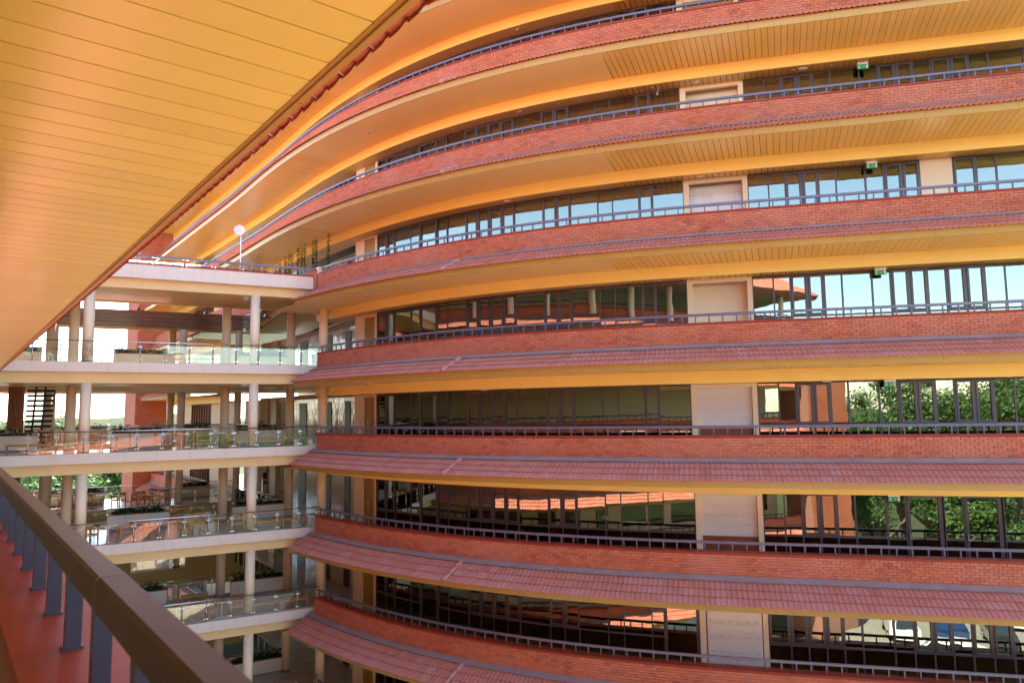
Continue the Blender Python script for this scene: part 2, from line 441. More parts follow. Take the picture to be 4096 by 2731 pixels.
def skirt(fr, h, s0, s1, label, seams, hips=(), group='clay tile skirts of the curved wing', tile_parts=None, left_tip=False, ncourse=3, top=(.40, -1.17), bot=(1.34, -1.66)):
    t = thing('tile_skirt', label, 'tiled eave', group)
    n0, z0 = top; n1, z1 = bot; ln = sqrt((n1-n0)**2+(z0-z1)**2); ang = atan2(z0-z1, n1-n0)
    c = MB(); sweep(c, fr, s0, s1, [(.20, h-1.02), (.215, h-1.02), (n0+.02, h+z0+.055), (n0+.05, h+z0+.05), (n0+.03, h+z0+.01), (.19, h-1.16)]); c.build('flashing', FLASH, t)
    c = MB(); sweep(c, fr, s0, s1, [(n0, h+z0-.035), (n1-.2, h+z1+.06), (n1-.2, h+z1+.04), (n0, h+z0-.06)]); c.build('underlay', DKGREY, t)
    c = MB(); cnt = 0
    cl = ln/ncourse
    for k in range(ncourse):
        dist = cl*(k+.5)-.01; n = n0+dist*cos(ang); z = h+z0-dist*sin(ang)+.005
        s = s0+TW/2
        while s < s1-.01:
            ka = kappa(s) if fr is CW else 0
            M = fr.M(s, n, z, ang-radians(0.0)) @ Matrix.Rotation(radians(-3.6), 4, 'X') @ Matrix.Rotation(random.uniform(-.006, .006), 4, 'Y') @ Matrix.Diagonal((1+ka*n, cl*1.12/TL, 1, 1))
            if tile_parts and tile_parts[0] <= s <= tile_parts[1] and cnt < 300: place(TME, 'roof_tile', t, M); cnt += 1
            else: splice(c, TMB, M)
            s += TW
    if c.v: c.build('roof_tiling', None, t, kind='stuff')
    for hp in hips:
        me = MB(); A = fr.W(hp, n0-.0, h+z0+.07); B = fr.W(hp-.15, n1, h+z1+.06)
        for q in range(3):
            a = A.lerp(B, q/3-.01); b = A.lerp(B, (q+1)/3+.02)
            cc = MB(); cc.tube(a-Vector((0, 0, .02)), b-Vector((0, 0, .005)), .07, .088, 12); cc.build('ridge_cap', HIP, t, True)
    ns = [s0]+[x for x in seams if s0 < x < s1]+[s1]
    for a, b in zip(ns[:-1], ns[1:]):
        c = MB(); sweep(c, fr, a+.003, b-.003, [(1.155, h-1.86), (1.155, h-1.64), (1.225, h-1.612), (1.235, h-1.63), (1.185, h-1.86)]); c.build('fascia_panel', FASC, t)
    return t

def plank_strip(parent, fr, a, b, n_out, n_in, z, skew, width=.2):
    """boards running from the outer edge to the inner edge between s=a and s=b (measured at the outer edge)"""
    s = a; mes = {}
    while s < b-.02:
        e = min(s+width, b); skew = tan(radians(20.5)+theta(s))*(n_out-n_in)+(tan(radians(20.5)+theta(s))*(1.15-n_out))
        g = .006
        k0 = tan(radians(20.5)+theta(s))*(1.15-n_out); q = [fr.W(s+g+k0, n_out, z), fr.W(e-g+k0, n_out, z), fr.W(e-g+skew, n_in, z), fr.W(s+g+skew, n_in, z)]
        o = q[0].copy(); up_ = Vector((0, 0, .012))
        key = 'x' if not isinstance(fr, Curved) else None
        mb = MB(); mb.hexa([p_-o for p_ in q]+[p_-o+up_ for p_ in q])
        if key:
            if 'me' not in mes or abs((e-s)-width) > .001: me = mb.mesh('ceiling_plank', PLANK); mes.setdefault('me', me)
            else: me = mes['me']
        else: me = mb.mesh('ceiling_plank', PLANK)
        place(me, 'ceiling_plank', parent, Matrix.Translation(o)); s = e

LV = {5: 'topmost', 4: 'highest', 3: 'second', 2: 'third', 1: 'fourth', 0: 'fifth', -1: 'sixth', -2: 'seventh', -3: 'eighth'}
DESC = {5: 'above the top edge of the photo', 4: 'under the curved overhang at the top of the photo', 3: 'second brick band from the top', 2: 'third brick band from the top, level with the bridge roof',
        1: 'fourth brick band from the top, just above eye level', 0: 'fifth brick band from the top, at eye level', -1: 'sixth brick band from the top, first one seen from above', -2: 'seventh brick band from the top, lowest in view', -3: 'bottom brick band below the photo'}
BAND = {5: 'the roofline', 4: 'the topmost brick band', 3: 'the second brick band', 2: 'the third brick band', 1: 'the fourth brick band', 0: 'the fifth brick band', -1: 'the sixth brick band', -2: 'the seventh brick band', -3: 'the bottommost brick band'}
RIGHT = 31.0; LEFT = -33.0

# ------------------------------------------------------------------ ground
def ground():
    mb = MB(); mb.add([(-3000, -3000, -.02), (3000, -3000, -.02), (3000, 3000, -.02), (-3000, 3000, -.02)], [(0, 1, 2, 3)]); mb.build('ground', GRASS, kind='structure')
    mb = MB(); mb.add([(-40, -6, 0), (50, -6, 0), (50, 36, 0), (-40, 36, 0)], [(0, 1, 2, 3)]); mb.build('courtyard_paving', PAVE, kind='structure')
    mb = MB(); mb.add([(9, -34, .004), (62, -34, .004), (62, -6, .004), (9, -6, .004)], [(0, 1, 2, 3)]); mb.build('parking_asphalt', PARK, kind='structure')
ground()

# ------------------------------------------------------------------ curved wing
def wing_levels():
    for L in range(5, -4, -1):
        h = H[L]
        near = (14.5, RIGHT)
        lo = LEFT if L >= 3 else .45
        br = (20.3, 29.6) if L > -3 else None
        parts = L in (4, 3, 2, 1, 0, -1, -2)
        parapet(CW, L, h, lo, RIGHT, 'curved brick parapet with red coping, ' + BAND[L] + ' counted from the top', br, parts=parts)
        railing(CW, h, lo+.03, RIGHT, 'plum grey steel handrail standing on ' + BAND[L])
        tp = (-1.0, 29.5) if L in (4, 3, 2, 1, 0, -1, -2) else None
        seams = [x*2.44+.6 for x in range(-14, 13)]
        skirt(CW, h, (lo if L >= 3 else .15), RIGHT, 'sloping terracotta tile eave directly under ' + BAND[L], seams, (9.75,) if L <= 3 else (9.75,), tile_parts=tp)
        if L < 3:
            for ridge in (): pass
        # ceiling of the storey below: overhang soffit, bulkhead, walkway ceiling
        st = thing('overhang_ceiling', 'tan overhang ceiling with amber bulkhead below ' + BAND[L], 'ceiling', 'ceilings under the overhangs of the curved wing')
        zs = h-1.845; zb = h-2.25
        l2 = LEFT if L >= 3 else -2.2
        c = MB(); sweep(c, CW, .2 if L >= 3 else l2, 15.5, rect(-.94, 1.155, zs-.0, zs+.012), .4); c.build('soffit_sheet', SOFFIT, st)
        c = MB(); sweep(c, CW, l2, 15.58, rect(-1.9, -.99, zb, zb+.02), .4); c.build('walkway_ceiling_sheet', SOFFIT, st)
        c = MB(); sweep(c, CW, l2, RIGHT, [(-.94, zs+.0), (-.94, zb-.004), (-1.0, zb-.004), (-1.0, zs+.3), (-.94, zs+.3)], .4); c.build('bulkhead', BEAM, st)
        c = MB(); sweep(c, CW, (15.5), RIGHT, rect(-.94, 1.155, zs+.02, zs+.03), .5); sweep(c, CW, 15.6, RIGHT, rect(-1.9, -1.0, zb+.03, zb+.04), .5)
        if L >= 3: sweep(c, CW, LEFT, .2, rect(-.94, 1.155, zs+.02, zs+.03), .5)
        c.build('ceiling_backing', GAPM, st)
        plank_strip(st, CW, 15.5, RIGHT-1, 1.15, -.94, zs, .33)
        plank_strip(st, CW, 15.5, RIGHT-1, -1.0, -1.62, zb, .1)
        if L in (3, 4, 5):
            mb = MB()
            s = LEFT
            while s < .2:
                e = min(s+.2, .2); q = [CW.W(s+.006, 1.15, zs), CW.W(e-.006, 1.15, zs), CW.W(e-.006, -.94, zs), CW.W(s+.006, -.94, zs)]
                place_me = MB(); place_me.hexa(q+[x+Vector((0, 0, .012)) for x in q]); place_me.build('ceiling_plank', PLANK, st); s = e
        # slab and building core of the storey
        mb = MB(); sweep(mb, CW, LEFT, RIGHT, rect(-12, .18 if L >= 3 else .18, h-1.12, h-1.0), 1) if L >= 3 else sweep(mb, CW, -.5, RIGHT, rect(-12, .18, h-1.12, h-1.0), 1)
        if L < 3:
            sweep(mb, CW, LEFT, -17.0, rect(-12, .18, h-1.12, h-1.0), 1)
            sweep(mb, CW, -17.0, -.5, rect(-12, -.6 if L < 2 else .18, h-1.12, h-1.0), 1)
        mb.build('walkway_floor', FLOORM, kind='structure')
        if L >= 3: pass
wing_levels()

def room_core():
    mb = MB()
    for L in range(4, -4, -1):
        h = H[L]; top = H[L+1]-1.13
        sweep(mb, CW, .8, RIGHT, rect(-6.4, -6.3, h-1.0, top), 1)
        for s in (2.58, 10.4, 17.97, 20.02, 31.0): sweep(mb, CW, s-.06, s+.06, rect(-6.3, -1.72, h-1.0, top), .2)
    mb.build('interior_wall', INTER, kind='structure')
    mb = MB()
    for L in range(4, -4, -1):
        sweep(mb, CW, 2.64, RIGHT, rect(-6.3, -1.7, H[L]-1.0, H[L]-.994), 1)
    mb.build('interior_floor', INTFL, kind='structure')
    mb = MB(); sweep(mb, CW, LEFT, RIGHT, rect(-12, 1.2, H[5]+1.6, H[5]+1.8), 1); mb.build('roof_slab', SOFFIT, kind='structure')
    mb = MB(); sweep(mb, CW, LEFT, RIGHT, rect(-12.3, -12, -EYE, H[5]+1.6), 1); mb.build('rear_wall', CREAM, kind='structure')
room_core()

# window wall of each storey
BAYS = [(2.70, 3.45, 'c'), (3.45, 4.10, 'c'), (4.10, 5.2, 'f'), (5.2, 5.8, 'f'), (5.8, 6.9, 'd'), (6.9, 7.5, 'f'), (7.5, 8.55, 'f'), (8.55, 9.18, 'c'), (9.18, 9.80, 'c'), (9.80, 10.43, 'c'), (10.43, 11.03, 'c'),
        (11.03, 12.3, 'f'), (12.3, 12.9, 'c'), (12.9, 13.5, 'c'), (13.5, 14.6, 'f'), (14.6, 15.2, 'f'), (15.2, 16.2, 'f'), (16.2, 16.75, 'c'), (16.75, 17.85, 'f'),
        (20.13, 20.82, 'f'), (20.82, 21.37, 'f'), (21.37, 21.92, 'c'), (21.92, 22.45, 'c'), (22.45, 23.0, 'f'), (23.0, 23.93, 'f'), (23.93, 24.5, 'f'), (24.5, 25.06, 'c'), (25.06, 25.6, 'c'),
        (25.6, 26.15, 'f'), (26.15, 26.72, 'c'), (26.72, 27.27, 'c'), (27.27, 27.85, 'f'), (27.85, 28.9, 'f'), (28.9, 29.5, 'c'), (29.5, 30.9, 'f')]
def bays_for(L):
    b = []
    for x in BAYS:
        if L == 2 and x[0] == 25.6: continue
        if L == 2 and x[0] == 26.15: x = (26.58, 27.27, 'c')
        if L == 2 and x[0] == 26.72: continue
        if L == -1:
            if x[0] == 24.5: x = (24.5, 25.55, 'd')
            elif x[0] == 25.06: continue
            elif x[0] == 26.15: x = (26.15, 27.22, 'd')
            elif x[0] == 26.72: continue
            elif x[0] == 16.2: x = (16.2, 16.75, 'f')
        if L == -2:
            if x[0] == 16.2: x = (16.2, 16.65, 'f')
            elif x[0] == 16.75: x = (16.65, 17.85, 'd')
            if x[0] in (20.13, 20.82): x = (x[0], x[1], 'c')
        if L == 3 and x[0] == 2.70: pass
        b.append(x)
    return b
def window_wall(L, lo=None, hi=None):
    h = H[L]; zf = h-1.0; zt = H[L+1]-2.252; zm = h-.03
    t = thing('window_wall', 'row of tinted windows in plum frames behind ' + BAND[L], 'window wall', 'window walls of the curved wing')
    fw = .028; N = -1.6
    for (a, b, k) in bays_for(L):
        c = (a+b)/2; hw = (b-a)/2; M = CW.M(c, N, 0)
        if k == 'd': fr0 = MB(); z0 = zf+.004
        else: fr0 = MB(); z0 = zf+.004
        w = MB()
        # outer frame
        w.box(-hw, -hw+fw, -.03, .05, z0, zt); w.box(hw-fw, hw, -.03, .05, z0, zt)
        w.box(-hw+fw, hw-fw, -.03, .05, zt-.05, zt); w.box(-hw+fw, hw-fw, -.03, .05, z0, z0+.05)
        if k != 'd': w.box(-hw+fw, hw-fw, -.028, .05, zm-.03, zm+.03)
        zlo = zm+.03 if k == 'c' else z0+.05
        if k in 'cd':
            q = .062 if k == 'c' else .085
            a0, a1 = -hw+fw+.004, hw-fw-.004; b0 = zlo+.004; b1 = zt-.054
            w.box(a0, a0+q, -.055, .03, b0, b1); w.box(a1-q, a1, -.055, .03, b0, b1)
            w.box(a0+q, a1-q, -.055, .03, b1-q, b1); w.box(a0+q, a1-q, -.055, .03, b0, b0+q)
        o = w.build('window_frame' if k != 'd' else 'door_frame', FRAME, t); o.matrix_world = Matrix.Translation((0, 0, 0)) @ M
        iq = fw+(.066 if k == 'c' else .089 if k == 'd' else 0)
        sx = random.uniform(-.0009, .0009)
        def pane(z0_, z1_, iq_):
            p = MB(); p.box(-hw+iq_, hw-iq_, -.006, .006, z0_, z1_)
            po = p.build('pane', PANE, o)
            po.matrix_parent_inverse = Matrix.Identity(4)
            po.rotation_euler = (random.uniform(-.003, .003), 0, random.uniform(-.005, .005))
        if L < 3 and random.random() < .35:
            dz = random.uniform(.2, .9); bl = MB(); bl.box(-hw+.05, hw-.05, .16, .165, zt-.05-dz, zt-.02); bl.box(-hw+.05, hw-.05, .15, .175, zt-.07-dz, zt-.05-dz); bl.build('roller_blind', OFFW, o)
        if k == 'f': pane(zm+.03, zt-.05, iq); pane(z0+.05, zm-.03, iq)
        elif k == 'c': pane(zm+.1, zt-.12, iq); pane(z0+.05, zm-.03, fw)
        else: pane(z0+.14, zt-.14, iq)
        if k == 'd':
            hd = MB(); hd.mat(STEEL); hd.box(-hw+.05, -hw+.075, -.1, -.055, zm+.0, zm+.18); hd.tube((-hw+.06, -.09, zm), (-hw+.17, -.09, zm), .012, None, 8)
            ho = hd.build('door_handle', None, o)
    return t
for L in range(4, -4, -1): window_wall(L)

def bay_walls():
    for L in range(4, -4, -1):
        h = H[L]; zf = h-1.0; zt = H[L+1]-2.252
        t = thing('niche_bay', 'cream framed wall niche in the window row behind ' + BAND[L], 'wall niche', 'cream niches in the window rows')
        n0, n1 = -1.72, -1.575
        w = MB(); sweep(w, CW, 17.87, 18.08, rect(n0, n1, zf, zt), .3); sweep(w, CW, 19.95, 20.12, rect(n0, n1, zf, zt), .3)
        sweep(w, CW, 18.08, 19.95, rect(n0, n1, zt-.14, zt), .5); w.build('niche_frame', CREAM, t)
        nb = -2.0 if L not in (0, -1, -2) else -1.75
        bk = MB(); sweep(bk, CW, 17.9, 20.1, rect(nb-.12, nb, zf, zt), .5)
        for a in (18.02, 19.99): sweep(bk, CW, a-.04, a+.04, rect(nb, n0+.001, zf, zt-.1), .2)
        bk.build('niche_back', CREAM if L in (4, 3, 1) else GROUT, t)
        if L in (2, 0, -1):
            top = zt-.14; bot = zf+ (.88 if L != 2 else .0)
            cols = 16; rows = max(1, int((top-bot)/.30)); me = None
            cw = (19.95-18.08)/cols; rh = (top-bot)/rows
            b = MB(); b.box(-cw/2+.004, cw/2-.004, -.012, 0, -rh/2+.004, rh/2-.004); me = b.mesh('wall_tile', WHITET)
            for i in range(cols):
                for j in range(rows):
                    M = CW.M(18.08+(i+.5)*cw, nb+.0, bot+(j+.5)*rh) @ Matrix.Rotation(random.uniform(-.02, .02), 4, 'X') @ Matrix.Rotation(random.uniform(-.015, .015), 4, 'Z')
                    place(me, 'wall_tile', t, M)
            if L != 2:
                b = MB(); sweep(b, CW, 18.09, 19.94, rect(nb+.0, nb+.05, zf+.02, bot-.02), .5); b.build('timber_panel', DWOOD, t)
                b = MB(); sweep(b, CW, 18.09, 19.94, rect(nb+.051, nb+.08, zf+.42, zf+.46), .5); b.build('timber_ledge', DWOOD, t)
        if L == -2:
            lk = thing('locker_bank', 'white steel locker bank of small vented doors in the niche above the lowest brick band', 'lockers')
            b = MB(); sweep(b, CW, 18.12, 19.92, rect(nb+.01, nb+.16, zf+.01, zt-.2), .5); b.build('cabinet', LOCK, lk)
            cols, rows = 6, 4; cw = 1.76/cols; rh = (zt-.28-zf)/rows
            for i in range(cols):
                for j in range(rows):
                    d = MB(); d.mat(LOCK); d.box(-cw/2+.006, cw/2-.006, -.012, 0, -rh/2+.008, rh/2-.008)
                    d.mat(GROUT); d.box(-cw/2+.04, -cw/2+.055, -.018, -.012, -.012, .012)
                    for q in range(4): d.box(-cw/2+.06, cw/2-.06, -.0135, -.012, -rh/2+.05+q*.018, -rh/2+.056+q*.018)
                    o = d.build('locker_door', None, lk); o.matrix_world = CW.M(18.14+(i+.5)*cw, nb+.161, zf+.05+(j+.5)*rh)
        # plain piece of wall at the left end with a double door
        t = thing('service_door_bay', 'cream wall end with olive double door behind ' + BAND[L] if L > -3 else 'cream wall end with olive double door at the bottom edge', 'wall', 'cream door bays at the left end of the windows')
        w = MB(); sweep(w, CW, .75, 1.55, rect(-3.05, -1.56, zf, zt), .4)
        sweep(w, CW, 2.5, 2.68, rect(-1.72, -1.56, zf, zt), .3); sweep(w, CW, 1.55, 2.5, rect(-1.72, -1.56, zf+2.28, zt), .3); w.build('wall', CREAM, t)
        for a, b in ((1.57, 2.02), (2.03, 2.48)):
            d = MB(); sweep(d, CW, a, b, rect(-1.66, -1.62, zf+.02, zf+2.27), .5); do = d.build('door_leaf', GOLDD, t)
        hd = MB(); hd.tube(CW.W(1.96, -1.56, zf+1.0), CW.W(1.96, -1.56, zf+1.25), .012); hd.tube(CW.W(2.09, -1.56, zf+1.0), CW.W(2.09, -1.56, zf+1.25), .012); hd.build('door_handle', STEEL, t)
    # solid pier in the third storey
    w = MB(); h = H[2]; sweep(w, CW, 25.61, 26.57, rect(-1.72, -1.575, h-1, H[3]-2.252), .3); w.build('cream_pier', CREAM)
    tag(bpy.data.objects['cream_pier'], 'plain cream wall pier near the right edge, between windows behind the third brick band', 'pier')
bay_walls()

# tiled corridor wall left of the windows
def corridor_wall():
    for L in range(2, -4, -1):
        h = H[L]; zf = h-1.0; zt = H[L+1]-2.0
        t = thing('tiled_corridor_wall', 'white glazed tile wall with dark doors, left of the windows behind ' + BAND[L], 'tiled wall', 'white tiled corridor walls')
        b = MB(); sweep(b, CW, -10.7, .75, rect(-3.25, -3.07, zf, zt), 1); b.build('wall_core', GROUT, t)
        doors = [(-9.9, -8.8), (-5.9, -5.2), (-3.4, -2.7)]
        th, tw = .30, .10
        rows = int((zt-zf)/th); me = MB(); me.box(-tw/2+.003, tw/2-.003, -.012, 0, -th/2+.004, th/2-.004); me = me.mesh('wall_tile', WHITET)
        cnt = 0; rest = MB(); src = MB(); src.box(-tw/2+.003, tw/2-.003, -.012, 0, -th/2+.004, th/2-.004)
        s = -10.65
        while s < .7:
            for j in range(rows):
                z = zf+(j+.5)*th
                if any(a-.05 < s < b_+.05 for a, b_ in doors) and z < zf+2.25: continue
                M = CW.M(s, -3.07, z) @ Matrix.Rotation(random.uniform(-.03, .03), 4, 'X') @ Matrix.Rotation(random.uniform(-.04, .04), 4, 'Z')
                if cnt < 290 and s > -5: place(me, 'wall_tile', t, M); cnt += 1
                else: splice(rest, src, M)
            s += tw
        rest.build('wall_tiling', WHITET, t, kind='stuff')
        for a, b_ in doors:
            d = MB(); d.mat(DOORW); sweep(d, CW, a, b_, rect(-3.12, -3.04, zf+.01, zf+2.2), .5)
            d.mat(STEEL); dd = d.build('door', None, t)
        # further wall: cream piers and openings
        w = MB(); sweep(w, CW, -16.9, -10.7, rect(-3.4, -3.25, zf+2.3, zt), 1)
        for a, b_ in ((-16.9, -15.6), (-14.9, -13.9), (-12.0, -10.7)): sweep(w, CW, a, b_, rect(-3.4, -3.1, zf, zt), .6)
        sweep(w, CW, -26, -10.0, rect(-5.2, -5.0, zf, zt), 1)
        w.build('cream_wall', CREAM, t)
corridor_wall()

# far end of the curved wing, beyond the bridge
def far_wing():
    for L in (2, 1, 0, -1, -2, -3):
        h = H[L]; a, b = (LEFT, .28) if L == 2 else (LEFT, -17.5)
        parapet(CW, L, h, a, b, ('brick parapet behind the bridge roof, under the hanging plants' if L == 2 else 'far brick parapet beyond the bridge, level with ' + BAND[L]), None, parts=False, capz=(-.10 if L == 2 else -.31), group='brick parapets beyond the bridge')
        if L < 2: railing(CW, h, a, b, 'far railing beyond the bridge, level with ' + BAND[L], group='railings beyond the bridge')
        skirt(CW, h, a, b if L < 2 else -17.5, 'far tile eave beyond the bridge, level with ' + BAND[L], [], (), tile_parts=None, group='tile eaves beyond the bridge')
        st = thing('overhang_ceiling', 'far amber overhang ceiling beyond the bridge, level with ' + BAND[L], 'ceiling', 'ceilings beyond the bridge')
        zs = h-1.845; zb = h-2.25; b = -17.0
        c = MB(); sweep(c, CW, a, b, rect(-.94, 1.155, zs, zs+.012), .8); c.build('soffit_sheet', SOFFIT, st)
        c = MB(); sweep(c, CW, a, b, [(-.94, zs), (-.94, zb), (-1.9, zb), (-1.9, zb+.1), (-1.0, zb+.1), (-1.0, zs+.2), (-.94, zs+.2)], .8); c.build('bulkhead', BEAM, st)
    for L in (4, 3, 1, 0, -1, -2, 2, -3):
        h = H[L]; zf = h-1.0; zt = H[L+1]-2.25
        t = thing('far_window_wall', 'far window row beyond the bridge, level with ' + BAND[L], 'window wall', 'window walls beyond the bridge')
        w = MB(); sweep(w, CW, -22.9, -17.0, rect(-1.7, -1.6, zf, zt), 1); sweep(w, CW, LEFT, -28.2, rect(-1.7, -1.6, zf, zt), 1)
        if L >= 2: sweep(w, CW, -17.0, -4.0, rect(-3.2, -3.05, zf, zt+.2), 1)
        w.build('wall', CREAM, t)
        s = -28.2; i = 0
        while s < -22.95:
            e = s+.66; w = MB(); M = CW.M((s+e)/2, -1.6, 0); hw = .33
            w.box(-hw, -hw+.05, -.03, .05, zf, zt); w.box(hw-.05, hw, -.03, .05, zf, zt); w.box(-hw+.05, hw-.05, -.03, .05, zt-.06, zt); w.box(-hw+.05, hw-.05, -.03, .05, zf, zf+.06)
            o = w.build('window_frame', FRAME, t); o.matrix_world = M
            p = MB(); p.box(-hw+.05, hw-.05, 0, .01, zf+.06, zt-.06); p.build('pane', PANE, o); s = e
    # brick tower at the far end
    t = thing('brick_tower', 'square red brick tower at the far left end of the curved wing', 'tower')
    c = MB(); sweep(c, CW, -37.5, -33.05, rect(-1.0, 1.5, -EYE, H[5]+1), 4.4); c.build('mortar_core', MORTAR, t)
    def face(M0, Lx, z0, z1, nm):
        rest = MB(); rows = int((z1-z0)/.0835)
        for r in range(rows):
            x = 0 if r % 2 else -.121
            while x < Lx:
                a = max(x, 0)+.005; b = min(x+.242, Lx)-.005; x += .242
                if b-a < .03: continue
                splice(rest, BRM[r % 5], M0 @ Matrix.Translation(((a+b)/2, 0, z0+(r+.5)*.0835)) @ Matrix.Diagonal(((b-a)/BRL, 1, 1, 1)))
        rest.build(nm, BRICK, t, kind='stuff')
    pth = theta(-35)
    A = CW.W(-37.5, 1.515, 0); face(Matrix.Translation(A) @ Matrix.Rotation(pth, 4, 'Z'), 4.45, -8, 15, 'brickwork')
    B_ = CW.W(-33.035, 1.5, 0); face(Matrix.Translation(B_) @ Matrix.Rotation(pth+pi/2, 4, 'Z'), 2.5, -8, 15, 'brickwork')
far_wing()

# ------------------------------------------------------------------ bridge
BF = .93      # floor below rail top
SR, SL = -.35, 14.2
def bbox(mb, s0, s1, d0, d1, z0, z1):
    mb.hexa([Bp(s1, d0, z0), Bp(s0, d0, z0), Bp(s0, d1, z0), Bp(s1, d1, z0), Bp(s1, d0, z1), Bp(s0, d0, z1), Bp(s0, d1, z1), Bp(s1, d1, z1)])
GL = {}
def glass_rail(label, L, pts, group, post_pitch=.94, glass=True, parts=True):
    """stainless railing along plan points (bridge coords) at rail height of level L"""
    h = H[L]; t = thing('glass_railing', label, 'glass railing', group)
    tot = []
    for (a, b) in zip(pts[:-1], pts[1:]):
        A = Bp(a[0], a[1], h-.022); B = Bp(b[0], b[1], h-.022)
        m = MB(); m.tube(A, B, .024, None, 10); m.build('top_rail', STEEL, t, True)
        ln = (B-A).length; n = max(1, int(round(ln/post_pitch))); d = (B-A).normalized(); q = Matrix.Rotation(atan2(d.y, d.x), 4, 'Z')
        if 'post' not in GL:
            p = MB(); p.tube((0, 0, -BF+.02), (0, 0, -.10), .021, None, 10); p.tube((0, 0, -.10), (0, 0, -.02), .008, None, 6); p.tube((0, 0, -BF), (0, 0, -BF+.02), .045, None, 12); GL['post'] = p.mesh('post', STEEL, True)
            c = MB(); c.box(.022, .075, -.014, .014, -.022, .022); GL['clamp'] = c.mesh('clamp', CLAMP)
            for z in (-.22, -BF+.16): p.box(-.075, .075, -.014, .014, z-.022, z+.022)
            GL['post_clamped'] = p.mesh('post', STEEL)
        for i in range(n+1):
            Q = A.lerp(B, i/n)
            if i == n: Q = A.lerp(B, 1-.12/ln)
            if i == 0: Q = A.lerp(B, .1/ln)
            M = Matrix.Translation(Q+Vector((0, 0, .022))) @ q
            front = a[1] < 1
            po = place(GL['post' if front else 'post_clamped'], 'post', t, M)
            if front:
                for z in (-.22, -BF+.16):
                    for an in (0, pi): place(GL['clamp'], 'clamp', t, M @ Matrix.Translation((0, 0, z)) @ Matrix.Rotation(an, 4, 'Z'))
        if glass:
            for i in range(n):
                w = ln/n; key = ('g', round(w, 2))
                if key not in GL:
                    g = MB(); g.box(-w/2+.04, w/2-.04, -.005, .005, -BF+.07, -.14); GL[key] = g.mesh('glass_panel', CLEAR)
                place(GL[key], 'glass_panel', t, Matrix.Translation(A.lerp(B, (i+.5)/n)+Vector((0, 0, .022))) @ q @ Matrix.Rotation(random.uniform(-.006, .006), 4, 'X') @ Matrix.Rotation(random.uniform(-.006, .006), 4, 'Z'))
    return t
FL = {2: 'roof', 1: 'top bridge deck with glass railing', 0: 'second bridge deck at eye level', -1: 'third bridge deck, the first seen from above', -2: 'fourth bridge deck, lowest with furniture', -3: 'lowest bridge deck at the bottom edge'}
VR = .9       # right edge of the void
